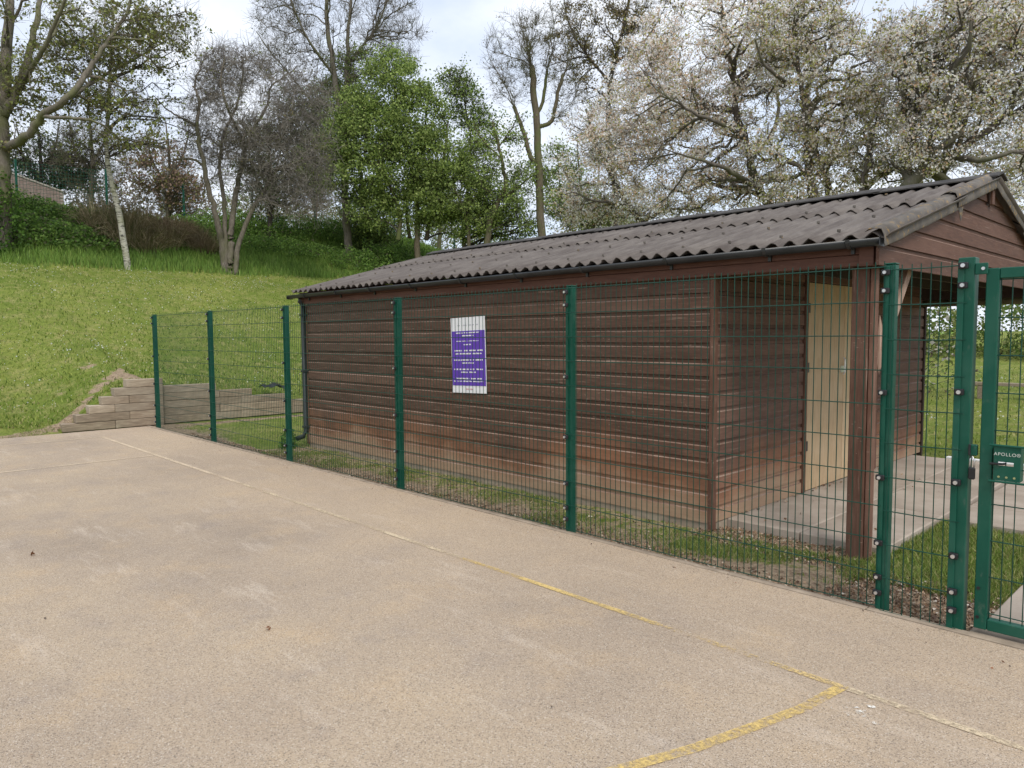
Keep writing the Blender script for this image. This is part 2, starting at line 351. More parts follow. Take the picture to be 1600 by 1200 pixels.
def dirtmask(x, y):
    d = .95*np.exp(-((y-4.62)/.22)**2)*(x > -14.3)*(x < .5)
    d = d + .55*((y > 5.2) & (y < 5.9) & (x > -3.4) & (x < -2)) + .47*((y > 4.5) & (y < 5.6) & (x > -10.5) & (x < .5))
    d = d + .9*gauss(x, y, -1.5, 4.75, .5, .42) + .45*gauss(x, y, -13, 5, 1.8, 1.1)
    # worn footpath climbing beside the sleeper steps
    px = np.interp(y, [2.2, 3.0, 3.8, 4.4, 4.8], [-14.6, -14.9, -15.5, -16.2, -17.0])
    d = d + 1.0*np.exp(-((x-px+.1*np.sin(5*y))/.17)**2)*(y > 1.9)*(y < 4.9) + .8*gauss(x, y, -16.0, 4.75, .55, .3) + .7*gauss(x, y, -17.4, 4.3, .3, .2) + .5*gauss(x, y, -16.6, 3.6, .3, .2) + .75*gauss(x, y, -14.6, 4.7, .5, .5)
    d = d + .5*np.exp(-((x+14.55)/.14)**2)*(y < 3.2) + .85*np.exp(-((x+14.4)/.18)**2)*(y > 5)*(y < 12)
    return np.clip(d, 0, 1)
md = dirtmask(X, Y); lg = np.clip((-28.3-X-rough(X*3, Y*3)*6)/1.2, 0, 1)
a = me.attributes.new('mask', 'FLOAT_COLOR', 'POINT'); c4 = np.zeros((nx*ny, 4), np.float32); c4[:, 0] = md.ravel(); c4[:, 1] = lg.ravel(); c4[:, 3] = 1; a.data.foreach_set('color', c4.ravel())
tag(link('lawn', me, M_lawn), 'mown green lawn rising up the bank behind the shed', kind='structure')
# court sheet
cm = MB(); cm.box(-14.42, 30, -30, 4.47, -.06, 0.0)
court = tag(cm.build('tarmac_court', M_court), 'dusty tan tarmac games court', kind='structure')
def strip(pts, w, z=.004):
    P = [Vector((p[0], p[1], 0)) for p in pts]; mb = MB(); vs = []
    for i, p in enumerate(P):
        tt = (P[min(i+1, len(P)-1)]-P[max(i-1, 0)]).normalized(); n = Vector((-tt.y, tt.x, 0))*w/2
        vs += [(p.x+n.x, p.y+n.y, z), (p.x-n.x, p.y-n.y, z)]
    return mb.add(vs, [(2*i, 2*i+1, 2*i+3, 2*i+2) for i in range(len(P)-1)])
strip([(-13.4, 3.46), (-8.0, 3.44)], .05).build('painted_line', M_cream, court)['label'] = 'faded cream line running along the fence'
strip([(-8.0, 3.44), (-4.1, 3.42)], .045).build('painted_line', M_faint, court)['label'] = 'almost vanished stretch of the line along the fence'
strip([(-4.1, 3.42), (-3.8, 3.42)], .04).build('painted_line', M_yel, court)['label'] = 'short bright yellow dash in the line along the fence'
strip([(-3.8, 3.42), (-2.35, 3.41)], .045).build('painted_line', M_yelm, court)['label'] = 'yellow stretch of the line along the fence'
strip([(-2.35, 3.41), (-1.3, 3.40)], .045).build('painted_line', M_yelf, court)['label'] = 'nearly worn away stretch of the line along the fence'
strip([(-1.3, 3.40), (1.2, 3.38)], .045).build('painted_line', M_faint, court)['label'] = 'almost vanished last stretch of the line near the gate'
strip([(-13.4, 3.46), (-13.4, -6)], .05).build('painted_line', M_cream, court)['label'] = 'cream line crossing the far end of the court'
strip([(-10.75, 3.40), (-10.75, -6)], .05).build('painted_line', M_cream, court)['label'] = 'second cream line crossing the court'
strip([(-1.33, 3.38), (-1.37, 3.07), (-1.44, 2.8), (-1.53, 2.47), (-1.64, 2.17), (-1.78, 1.85), (-1.98, 1.5)], .055).build('painted_line', M_yel, court)['label'] = 'bright yellow curved line in the foreground'
sp_ = MB(); 
for k in range(9):
    cx, cy = -1.17+rng.normal(0, .05), 3.22+rng.normal(0, .04); r = rng.uniform(.012, .035)
    sp_.add([(cx+r*math.cos(q)*rng.uniform(.6, 1.2), cy+r*math.sin(q)*rng.uniform(.6, 1.2), .004+.0005*k) for q in np.arange(0, 6.28, .7)], [tuple(range(9))])
sp_.build('white_splash', M_whitep, court)['kind'] = 'stuff'
# concrete edging under the fence, in lengths
edg = tag(empty('concrete_edging', (-7, 4.51, 0)), 'low pale concrete edging along the foot of the green fence', 'edging')
xx = -14.4
while xx < 2.0:
    w = .913; MB().box(xx, xx+w-.006, 4.475, 4.53, -.1, .007+rng.uniform(-.003, .003), .004).build('edging_block', M_kerb, edg); xx += w
# gate threshold
thr = MB().box(-1.1, .9, 4.475+.06, 4.85, -.1, .006, .008).build('threshold', M_kerb); tag(thr, 'grey concrete threshold under the gate', kind='structure')
# paving path and porch slab
path = tag(empty('path', (-1, 8, 0)), 'concrete slab path beside the porch', kind='structure')
def slab(x0, x1, y0, y1, z1, nm='paving_slab', mat=None):
    MB().box(x0+.006, x1-.006, y0+.006, y1-.006, -.14, z1+rng.uniform(-.003, .003), .008).build(nm, mat or M_slab, path)
ys = [7.22, 7.95, 8.75, 9.6, 10.5]
for i, x0 in enumerate(np.arange(-1.95, 4, .9)):
    for j in range(4): slab(x0, x0+.9, ys[j], ys[j+1], .0)
for j, y0 in enumerate(np.arange(4.86, 7.2, .76)): slab(-1.08, .12, y0, min(y0+.76, 7.2), .004)

# ------------------------------------------------------------------ grass, daisies, litter
def blades(name, x, y, h, w, tint, mat, lean=.5, z=None):
    n = len(x); z = H(x, y) if z is None else z
    a = rng.uniform(0, 6.283, n); l = rng.uniform(0, lean, n)*h; b = rng.uniform(0, 6.283, n)
    P = np.stack([x, y, z-.01], -1); s = np.stack([np.cos(a), np.sin(a), 0*a], -1)*(w/2)[:, None]
    mid = P+np.stack([np.cos(b)*l*.35, np.sin(b)*l*.35, h*.6], -1); T = P+np.stack([np.cos(b)*l, np.sin(b)*l, h], -1)
    V = np.stack([P-s, P+s, mid+s*.7, T, mid-s*.7], 1).reshape(-1, 3); I = np.arange(n)[:, None]*5
    Fq = I+np.array([[0, 1, 2, 3]]); F2 = I+np.array([[0, 3, 4, 4]])
    Fq = np.concatenate([I+np.array([[0, 1, 2, 4]])]); Ft = I+np.array([[4, 2, 3]])
    me = bpy.data.meshes.new(name); nq, ntt = len(Fq), len(Ft)
    me.vertices.add(len(V)); me.vertices.foreach_set('co', V.astype(np.float32).ravel())
    lp = np.concatenate([Fq.ravel(), Ft.ravel()]).astype(np.int32); me.loops.add(len(lp)); me.loops.foreach_set('vertex_index', lp)
    ls = np.concatenate([np.arange(nq)*4, nq*4+np.arange(ntt)*3]).astype(np.int32); me.polygons.add(nq+ntt); me.polygons.foreach_set('loop_start', ls)
    at = me.attributes.new('tint', 'FLOAT_COLOR', 'FACE'); c = np.ones((nq+ntt, 4), np.float32); c[:nq, :3] = tint; c[nq:, :3] = tint; at.data.foreach_set('color', c.ravel())
    me.update(calc_edges=True); return link(name, me, mat)
def pal(n, cols, p=None, jit=.15):
    c = np.array(cols)[rng.choice(len(cols), n, p=p)]; return np.clip(c*rng.uniform(1-jit, 1+jit, (n, 1)), 0, 1)
GR = [(.15, .23, .04), (.22, .27, .06), (.36, .34, .14), (.09, .15, .025)]
# strip behind the fence, clumpy
def patchy(n, x0, x1, y0, y1, thr, k=3.0):
    x = rng.uniform(x0, x1, n); y = rng.uniform(y0, y1, n)
    f = np.sin(k*x+1.3*np.sin(2.1*y))*np.sin(k*1.3*y+1.7*np.sin(1.7*x))+.5*np.sin(2.7*k*x+1)*np.sin(2.3*k*y)
    m = (f+rng.uniform(-.6, .6, n) > thr); return x[m], y[m]
A = [patchy(40000, -10.5, -2.0, 4.70, 5.5, .42), patchy(24000, -2.1, -1.1, 5.15, 7.2, -.9), patchy(14000, -3.3, -1.9, 4.9, 5.5, -.2), patchy(9000, -1.12, 1.5, 5.2, 7.2, -.9), patchy(16000, -14.2, -10.2, 4.9, 9, -.1), patchy(5000, -10.3, -1.9, 4.5, 4.7, .7), patchy(4000, -15.2, -14.45, 1, 3.1, .1)]
x = np.concatenate([a[0] for a in A]); y = np.concatenate([a[1] for a in A])
ok = ~((x > -1.06) & (x < .12) & (y < 7.2)); x, y = x[ok], y[ok]; n = len(x)
h = rng.uniform(.015, .055, n)*np.where(x > -2.1, 1.3, 1)
tag(blades('grass', x, y, h, rng.uniform(.004, .008, n), pal(n, GR, [.36, .3, .24, .1]), M_blade, 1.1), 'short patchy grass between the fence and the brown shed', 'grass', kind='stuff')
# lawn tufts on the bank
n = 60000; x = -15.2-13.3*rng.random(n)**1.5; y = rng.uniform(-2, 20, n); ok = dirtmask(x, y)+rng.uniform(-.3, .3, n) < .35; x, y = x[ok], y[ok]; n = len(x)
tag(blades('grass', x, y, rng.uniform(.03, .09, n), rng.uniform(.012, .03, n), pal(n, [(.18, .25, .042), (.27, .315, .07), (.40, .37, .16), (.105, .17, .026)], [.32, .3, .14, .24]), M_blade, 1.3), 'mown grass tufts covering the sunny slope', 'grass', kind='stuff')
n = 16000; x = rng.uniform(-6, 4, n); y = 10.6+22*rng.random(n)**1.4
tag(blades('grass', x, y, rng.uniform(.03, .08, n), rng.uniform(.012, .03, n), pal(n, [(.21, .27, .05), (.28, .31, .08), (.40, .36, .15), (.12, .18, .03)], [.35, .3, .15, .2]), M_blade, 1.2), 'bright lawn grass seen through the open porch', 'grass', kind='stuff')
# long grass under the trees
n = 70000; x = -28.2-9*rng.random(n)**1.2+rng.normal(0, .15, n); y = rng.uniform(-3, 34, n); 
tag(blades('grass', x, y, rng.uniform(.08, .38, n), rng.uniform(.015, .035, n), pal(n, [(.13, .22, .04), (.18, .30, .055), (.25, .34, .08), (.09, .15, .03)], [.35, .35, .15, .15]), M_blade, .6), 'long uncut green grass under the trees on the bank', 'grass', kind='stuff')
def quads(name, P, size, tint, mat, flat=0.0, parent=None, asp=.7):
    """little leaf-shaped four-cornered faces, random orientation"""
    n = len(P); d = rng.normal(size=(n, 3)); d[:, 2] *= (1-flat); d /= np.linalg.norm(d, axis=1)[:, None]
    e = rng.normal(size=(n, 3)); e[:, 2] *= (1-flat); e -= (e*d).sum(1)[:, None]*d; e /= np.linalg.norm(e, axis=1)[:, None]
    s = np.asarray(size)[:, None]*.5; nrm = np.cross(d, e)
    V = np.stack([P-d*s, P+e*s*asp+nrm*s*.18, P+d*s, P-e*s*asp+nrm*s*.18], 1).reshape(-1, 3)
    Fq = np.arange(4*n).reshape(n, 4); me = npmesh(name, V, Fq, 4, False, tint); return link(name, me, mat, parent)
# daisies in drifts
cl = np.stack([rng.uniform(-27.5, -15.6, 70), rng.uniform(-1, 14, 70)], -1); cl = np.concatenate([cl, np.stack([rng.uniform(-5, 3, 40), rng.uniform(10.8, 30, 40)], -1), np.stack([rng.uniform(-28, -26, 30), rng.uniform(0, 14, 30)], -1)])
ci = rng.integers(0, len(cl), 2600); p = cl[ci]+rng.normal(0, .5, (2600, 2)); p = p[(p[:, 0] < -15.3) | (p[:, 1] > 10.6)]; 
P = np.column_stack([p, H(p[:, 0], p[:, 1])+.05]); tag(quads('daisies', P, rng.uniform(.02, .04, len(P)), pal(len(P), [(.8, .8, .78)]), M_petal, .6, asp=1), 'scattered white daisies dotting the lawn', 'daisies', kind='stuff')

def pts(n, x0, x1, y0, y1, dz=.004): 
    x = rng.uniform(x0, x1, n); y = rng.uniform(y0, y1, n); return np.column_stack([x, y, H(x, y)+dz])
P = np.concatenate([pts(3500, -1.98, -1.1, 4.54, 5.35, .004), pts(6000, -13, -1.9, 4.54, 4.8, .002), pts(2500, -3.4, -1.95, 5.2, 5.75, .003), pts(1500, -10, -3.4, 4.8, 5.5, .003), pts(500, -1.1, -.2, 4.9, 5.3, .0)])
k = len(P); P[:, 2] += rng.uniform(0, .02, k)
tag(quads('leaf_litter', P, rng.uniform(.008, .028, k), pal(k, [(.22, .13, .075), (.33, .22, .14), (.48, .38, .28), (.10, .06, .04), (.55, .48, .40)], [.3, .27, .13, .25, .05], .25), M_litter, .5), 'brown dead leaves and chippings along the foot of the fence', 'leaf litter', kind='stuff')
x = np.concatenate([rng.uniform(-13, 1, 40), rng.uniform(-12, 1, 260)]); y = np.concatenate([rng.uniform(0.5, 4.3, 40), 4.45-abs(rng.normal(0, .14, 260))]); k = len(x)
P = np.column_stack([x, y, np.full(k, .008)]); tag(quads('leaf_litter', P, rng.uniform(.005, .018, k), pal(k, [(.22, .10, .05), (.10, .07, .05), (.5, .45, .38)], None, .3), M_litter, .6), 'tiny crumbs and bits of leaf on the tarmac court', 'leaf litter', kind='stuff')
P = np.column_stack([np.concatenate([-3.24+abs(rng.normal(0, .05, 60)), rng.uniform(-3.25, -2.2, 25)]), np.concatenate([rng.uniform(5.8, 9.5, 60), rng.uniform(5.8, 9, 25)]), np.full(85, .042)])
tag(quads('leaf_litter', P, rng.uniform(.015, .045, 85), pal(85, [(.25, .15, .09), (.4, .3, .2), (.12, .09, .06)], None, .25), M_litter, .7), 'a few dry leaves blown against the wall on the porch floor', 'leaf litter', kind='stuff')
for lx, ly in ((-6.47, 1.16), (-3.85, 1.79)):
    P = np.array([[lx, ly, .015], [lx+.02, ly, .018], [lx-.015, ly+.01, .016]])
    tag(quads('dead_leaf', P, np.array([.055, .045, .035]) if lx < -5 else np.array([.035, .03, .02]), pal(3, [(.26, .13, .07)]), M_litter, .4), 'curled brown dead leaf lying on the tarmac at the left edge' if lx < -5 else 'small brown dead leaf in the middle of the tarmac', 'dead leaf')

# ------------------------------------------------------------------ shed
XL, XR, YF, YB = -10.22, -3.28, 5.52, 10.78     # walls
XG = -1.95                                       # open gable end
YA = 8.13; ZE = 2.33; ZA = 3.06                  # ridge line
shed = tag(empty('shed', (-6, 8, 0)), 'brown timber boarded shed with corrugated roof and open porch at its right end', 'shed')
BH = .141
def bprof(h, t=.022, face=-1):
    return [(0, 0), (face*t, 0), (face*t, h*.73), (face*(t*.3), h*.79), (face*(t*.3), h), (0, h)]
def board(axis, a0, a1, base, z, h=BH, sgn=-1, mat=None, name='wall_board'):
    pts_ = [(base+p, z+q) for p, q in bprof(h, .022, sgn)]
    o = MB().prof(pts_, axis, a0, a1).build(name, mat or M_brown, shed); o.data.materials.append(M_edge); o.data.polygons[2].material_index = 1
    return o
z = .02; i = 0
while z < 2.14:
    h = min(BH, 2.17-z)
    cuts = [XL] + ([sorted(rng.uniform(XL+1.2, XR-1.2, 1))[0]] if i % 2 else []) + [XR-.024]
    for a, b_ in zip(cuts[:-1], cuts[1:]): board('x', a+.001, b_-.002, YF, z+rng.uniform(-.002, .002), h-.004)
    i += 1; z += BH
z = .034
while z < 2.2:
    h = min(BH, 2.3-z)-.004
    board('y', YF+.034, 7.188, XR, z, h, 1, M_brownY); board('y', 9.16, YB, XR, z, h, 1, M_brownY)
    board('y', YF, YB, XL, z, h, -1, M_brownY); board('x', XL, XR, YB, z, h, 1, M_brown); z += BH
MB().box(XL+.03, XR-.002, YF+.002, YF+.06, -.03, 2.2).build('wall_frame', M_dark, shed)
MB().box(XL+.03, XR-.03, YB-.06, YB-.002, -.03, 2.2).build('wall_frame', M_dark, shed)
MB().box(XR-.05, XR-.002, YF+.06, YB-.07, 0, 2.3).build('wall_frame', M_dark, shed)
MB().box(XL+.002, XL+.03, YF+.06, YB-.07, 0, 2.3).build('wall_frame', M_dark, shed)
MB().box(XR-.022, XR+.025, YF-.028, YF+.032, -.04, 2.2, .004).build('corner_trim', M_post, shed)
MB().box(XL-.03, XL+.03, YF-.034, YF-.024, 0, 2.2, .002).build('corner_trim', M_post, shed)
MB().box(XR-.03, XR+.04, YB-.001+.002, YB+.06, -.04, 2.2, .004).build('corner_trim', M_dark, shed)
MB().box(XR-.04, XR+.015, YF+.055, YF+.235, -.12, .026).build('plinth_board', M_kerb, shed)
# plinth board at the foot
MB().box(XL, XR-.024, YF-.012, YF-.001, -.08, .018).build('plinth_board', M_kerb, shed)
# long fascia boards
MB().box(XL-.1, XG-.13, YF-.062, YF-.035, 2.125, 2.205, .003).build('fascia_board', M_fascia, shed)
MB().box(XL-.1, XG-.13, YF-.072, YF-.045, 2.2075, 2.30, .003).build('fascia_board', M_fascia, shed)
MB().box(XG-.128, XG-.026, YF-.09, YF-.03, 2.12, 2.31, .003).build('corner_trim', M_fascia, shed)
MB().box(XR, XG-.05, YF-.028, YF+.07, 2.13, 2.27).build('beam', M_fascia, shed)
# gable boards
def roofz(y): return ZA-.04-(abs(y-YA))*(ZA-ZE)/(YA-5.38)
z = 2.12; gb = [.0]
def gable(x, z0, z1, sgn, t=.022):
    w0 = YA-5.4 if z0 <= roofz(5.4) else (ZA-.04-z0)*(YA-5.38)/(ZA-ZE)
    w1 = YA-5.4 if z1 <= roofz(5.4) else max(.01, (ZA-.04-z1)*(YA-5.38)/(ZA-ZE))
    mb = MB(); y0, y1 = YA-w0, YA+w0; a0, a1 = YA-w1, YA+w1; zz = z0+(z1-z0)*.75; ym0 = y0+(a0-y0)*.75; ym1 = y1+(a1-y1)*.75
    f = x+sgn*t; g = x+sgn*t*.35; vs = []
    for px, a, b_, zq in ((x, y0, y1, z0), (f, y0, y1, z0), (f, ym0, ym1, zz), (g, y0+(a0-y0)*.81, y1+(a1-y1)*.81, z0+(z1-z0)*.81), (g, a0, a1, z1-.004), (x, a0, a1, z1-.004)):
        vs += [(px, a, zq), (px, b_, zq)]
    fs = [(2*k, 2*k+1, (2*k+3) % 12, (2*k+2) % 12) for k in range(6)] + [(0, 2, 4, 6, 8, 10), (1, 3, 5, 7, 9, 11)]
    return mb.add(vs, fs)
k = 0
while z < ZA-.07:
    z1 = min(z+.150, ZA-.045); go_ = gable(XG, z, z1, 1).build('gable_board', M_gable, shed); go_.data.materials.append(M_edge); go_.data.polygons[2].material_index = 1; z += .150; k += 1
z = 2.2
while z < ZA-.08:
    gable(XL, z, min(z+.15, ZA-.05), -1).build('gable_board', M_gable, shed); z += .15
MB().box(XG-.10, XG-.003, YF+.10, YB-.05, 2.15, 2.30).build('beam', M_dark, shed)
z0 = 2.3
MB().add([(XR-.002, YF+.05, 2.2), (XR-.002, YB-.05, 2.2), (XR-.002, YA, ZA-.09), (XR-.05, YF+.05, 2.2), (XR-.05, YB-.05, 2.2), (XR-.05, YA, ZA-.09)], [(0, 1, 2), (3, 5, 4), (0, 3, 4, 1), (1, 4, 5, 2), (2, 5, 3, 0)]).build('wall_frame', M_dark, shed)
for x0 in (-2.35, -2.85): # rafters and ties over the porch
    for s in (-1, 1):
        P0 = Vector((x0, YA+s*2.6, roofz(YA+2.6)-.09)); P1 = Vector((x0, YA, ZA-.13)); MB().tube([P0, P1], .045, 4).build('rafter', M_dark, shed)
    MB().box(x0-.02, x0+.02, YF+.08, YB-.05, 2.16, 2.26).build('tie_beam', M_dark, shed)
for y0 in (6.3, 7.1, 7.7, 8.6, 9.3, 10.0): MB().box(XR+.01, XG-.1, y0, y0+.06, roofz(y0)-.11-.0, roofz(y0)-.055).build('purlin', M_dark, shed)
MB().box(XR+.01, XG+.2, YB-.12, YB-.09, 2.07, 2.36, .004).build('fascia_board', M_dark, shed)
MB().box(XR+.02, XG-.12, YB-.06, YB-.03, 2.37, 2.60).build('wall_frame', M_dark, shed)
MB().tube([(XR+.02, YB-.05, 2.03), (4.5, YB-.02, 2.06)], .05, 10).build('rear_rail', simple('mossy_pole', (.10, .10, .05), (.22, .21, .12), 7), shed, True)
# porch posts
MB().box(-2.165, -2.045, 5.545, 5.665, -.06, 2.125, .006).build('porch_post', M_post, shed)
MB().box(-2.040, -2.010, 5.56, 5.65, -.06, 2.125, .003).build('porch_post', M_post, shed)
MB().box(-2.02, -1.90, YB-.12, YB, -.06, 2.15, .006).build('porch_post', M_post, shed)
def brace(p0, p1, w, d):
    a = Vector(p0); b_ = Vector(p1); t_ = (b_-a).normalized(); n1 = Vector((1, 0, 0))*w/2; n2 = t_.cross(Vector((1, 0, 0)))*d/2; vs = []
    for p in (a, b_):
        for s, q in ((1, 1), (1, -1), (-1, -1), (-1, 1)): vs.append(p+n1*s+n2*q)
    return MB().add(vs, [(0, 1, 2, 3), (4, 7, 6, 5), (0, 4, 5, 1), (1, 5, 6, 2), (2, 6, 7, 3), (3, 7, 4, 0)])
brace((-2.04, 5.70, 1.40), (-2.04, 6.32, 2.15), .05, .075).build('brace', M_raw, shed)['label'] = 'raw splintered timber brace'
MB().add([(-2.005, 5.66, 1.78), (-2.0, 5.70, 1.70), (-2.0, 5.665, 1.34), (-2.03, 5.66, 1.5), (-2.03, 5.69, 1.72)], [(0, 1, 2), (0, 2, 3), (1, 4, 2), (4, 3, 2), (0, 3, 4), (0, 4, 1)]).build('split_timber', M_raw, shed)
# porch floor in poured bays
for a, b_ in ((-3.285, -2.62), (-2.62, -1.96)):
    for c_, d_ in ((5.76, 7.2), (7.2, 8.8), (8.8, 10.5)):
        MB().box(a+.005, b_-.005, c_+.005, d_-.005, -.16, .03+rng.uniform(-.002, .002), .01).build('floor_slab', M_slab, shed)
# doors
dx = XR+.004
MB().box(XR-.01, dx+.035, 7.19, 7.252, .03, 2.16, .004).build('door_frame', M_post, shed)
MB().box(XR-.01, dx+.035, 9.085, 9.155, .03, 2.16, .004).build('door_frame', M_post, shed)
MB().box(XR-.01, dx+.035, 7.19, 9.155, 2.163, 2.23, .004).build('door_frame', M_post, shed)
for a, b_ in ((7.256, 8.165), (8.175, 9.08)):
    d = MB().box(dx-.01, dx+.02, a, b_, .04, 2.155, .003).build('door', M_door, shed)
    if a < 8:
        d['label'] = 'pale plywood door leaf with a steel latch'
        hd = MB().tube([(dx+.04, 8.12, 1.20), (dx+.055, 8.12, 1.22), (dx+.055, 8.12, 1.36), (dx+.04, 8.12, 1.38)], .008, 6); hd.box(dx+.021, dx+.028, 8.07, 8.162, 1.22, 1.29); hd.build('handle', M_steel, d)
        for hz in (.45, 1.25, 1.85): MB().box(dx+.021, dx+.028, 7.259, 7.30, hz, hz+.10).build('hinge', M_gutter, d)
# roof sheets
PITCH = .148; AMP = .022
def sheet(x0, nw, side, s0, s1, lift, name='roof_sheet'):
    k = 8; nxp = nw*k+1; slopes = 4
    xs = x0+np.arange(nxp)*PITCH/k; V_ = []
    dy = (YA-5.36); sl = (ZA-ZE)/(YA-5.38)
    for j in range(slopes+1):
        s = s0+(s1-s0)*j/slopes; y = YA+side*dy*(1-s); zz = ZA-.005-(dy*(1-s))*sl+lift-.010*math.sin(math.pi*j/slopes)*0
        jit = rng.normal(0, .0022, nxp) if j == 0 else 0
        V_.append(np.stack([xs, np.full(nxp, y)+(rng.normal(0, .006, nxp) if j == 0 else 0), zz+AMP*np.cos(2*np.pi*(xs+10.4)/PITCH)+jit], -1))
    V_ = np.array(V_); T = V_.reshape(-1, 3); B = T-np.array([0, 0, .008]); n0 = len(T); vs = np.concatenate([T, B])
    fs = []
    for j in range(slopes):
        for i in range(nxp-1):
            a = j*nxp+i; fs += [(a, a+1, a+nxp+1, a+nxp), (n0+a, n0+a+nxp, n0+a+nxp+1, n0+a+1)]
    for i in range(nxp-1): fs += [(i, n0+i, n0+i+1, i+1)]; e = slopes*nxp+i; fs += [(e, e+1, n0+e+1, n0+e)]
    for j in range(slopes):
        a = j*nxp; fs.append((a, a+nxp, n0+a+nxp, n0+a)); a = j*nxp+nxp-1; fs.append((a, n0+a, n0+a+nxp, a+nxp))
    mb = MB(); mb.add(vs, fs); o = mb.build(name, M_roof, shed); 
    o.data.polygons.foreach_set('use_smooth', np.array([True]*len(o.data.polygons))); o.data.update()
    return o
nW = 6; x0 = -10.42
for side in (-1, 1):
    k = 0; x = x0
    while x < XG+.02:
        n_ = nW if x+nW*PITCH < XG+.08 else max(1, int(round((XG+.05-x)/PITCH)))
        l = rng.uniform(0, .005)
        sheet(x, n_, side, 0, .62, l+(k % 2)*.004); sheet(x, n_, side, .54, 1.0, .02+rng.uniform(0, .008)+(k % 2)*.004)
        if side == -1:   # fixings
            sc_ = MB()
            for s in (.06, .3, .57, .85):
                for q in (1, 4):
                    xf = x+q*PITCH+(PITCH-((x+q*PITCH+10.4) % PITCH)); 
                    if xf > XG: continue
                    yy = YA-(YA-5.36)*(1-s); zz = ZA+.0-(YA-5.36)*(1-s)*(ZA-ZE)/(YA-5.38)+AMP+(.02 if s > .54 else 0)
                    sc_.tube([(xf, yy, zz), (xf, yy, zz+.018)], .013, 6)
            if sc_.v: sc_.build('roof_fixings', M_verge, shed)['kind'] = 'stuff'
        x += n_*PITCH; k += 1
XE = x
# verge: rolled edge sheets, ragged, two lengths each side
def verge(side, s0, s1, lift, xoff):
    mb = MB(); n_ = 7; pr_ = [(-.10, .030), (-.07, .052), (-.03, .056), (.01, .040), (.03, .0), (.036, -.055), (.034, -.085)]
    rows = []
    for j in range(n_):
        s = s0+(s1-s0)*j/(n_-1); y = YA+side*(YA-5.34)*(1-s); zz = ZA-(YA-5.34)*(1-s)*(ZA-ZE)/(YA-5.38)+lift
        rows.append([(XG+.045+xoff+px+rng.normal(0, .002), y, zz+pz+rng.normal(0, .003)) for px, pz in pr_])
    m_ = len(pr_); vs = [p for r in rows for p in r]; vs2 = [(p[0]-.004, p[1], p[2]-.006) for p in vs]; n0 = len(vs); fs = []
    for j in range(n_-1):
        for i in range(m_-1):
            a = j*m_+i; fs += [(a, a+1, a+m_+1, a+m_), (n0+a, n0+a+m_, n0+a+m_+1, n0+a+1)]
        a = j*m_+m_-1; fs.append((a, n0+a, n0+a+m_, a+m_)); a = j*m_; fs.append((a, a+m_, n0+a+m_, n0+a))
    for a in [0, (n_-1)*m_]:
        for i in range(m_-1): fs.append((a+i, n0+a+i, n0+a+i+1, a+i+1))
    return mb.add(vs+vs2, fs).build('verge_sheet', M_verge, shed, True)
for s in (-1, 1): verge(s, 0, .60, 0, 0); verge(s, .57, 1.01, .022, .012)
mb = MB()
mb.add([(XG+.075, 6.98, 2.68), (XG+.085, 7.07, 2.70), (XG+.08, 7.03, 2.57)], [(0, 1, 2)]); mb.add([(XG+.079, 6.98, 2.68), (XG+.089, 7.07, 2.70), (XG+.084, 7.03, 2.57)], [(0, 1, 2)]); mb.build('torn_flap', M_verge, shed)
# ridge caps
for i, xa in enumerate(np.arange(-10.44, XG+.1, .94)):
    xb = min(xa+1.0, XG+.13); lf = .03+(i % 2)*.006
    pr_ = [(YA-.17, ZA-.01+lf), (YA-.02, ZA+.045+lf), (YA+.02, ZA+.045+lf), (YA+.17, ZA-.01+lf), (YA+.17, ZA-.022+lf), (YA, ZA+.03+lf), (YA-.17, ZA-.022+lf)]
    MB().prof(pr_, 'x', xa, xb).build('ridge_cap', M_ridge, shed)
MB().box(XG+.03, XG+.062, YA-.045, YA+.035, ZA-.22, ZA+.03, .006).build('ridge_end_block', M_post, shed)
MB().add([(XG+.045, YA-.10, ZA-.05), (XG+.045, YA-.05, ZA-.03), (XG+.04, YA-.045, ZA-.24), (XG+.03, YA-.10, ZA-.05), (XG+.03, YA-.05, ZA-.03), (XG+.03, YA-.045, ZA-.24)], [(0, 1, 2), (3, 5, 4), (0, 3, 4, 1), (1, 4, 5, 2), (2, 5, 3, 0)]).build('splinter', M_dark, shed)
# gutter (half round) with brackets
def gut(xa, xb, za, zb):
    n_ = 10; vs = []; r = .052
    for x, zc in ((xa, za), (xb, zb)):
        for rr in (r, r-.006):
            for i in range(n_+1):
                w = math.pi+math.pi*i/n_; vs.append((x, 5.385+rr*math.cos(w), zc+rr*math.sin(w)))
    m_ = n_+1; fs = []
    for i in range(n_): fs += [(i, i+1, 2*m_+i+1, 2*m_+i), (m_+i, 3*m_+i, 3*m_+i+1, m_+i+1), (i, m_+i, m_+i+1, i+1), (2*m_+i, 2*m_+i+1, 3*m_+i+1, 3*m_+i)]
    fs += [(0, 2*m_, 3*m_, m_), (n_, m_+n_, 3*m_+n_, 2*m_+n_)]
    return MB().add(vs, fs)
gutter = gut(-10.50, XG+.04, 2.268, 2.300).build('gutter', M_gutter, shed, True)
MB().box(XG+.041, XG+.047, 5.335, 5.44, 2.245, 2.305).build('end_cap', M_gutter, gutter); MB().box(-10.507, -10.501, 5.335, 5.44, 2.21, 2.27).build('end_cap', M_gutter, gutter)
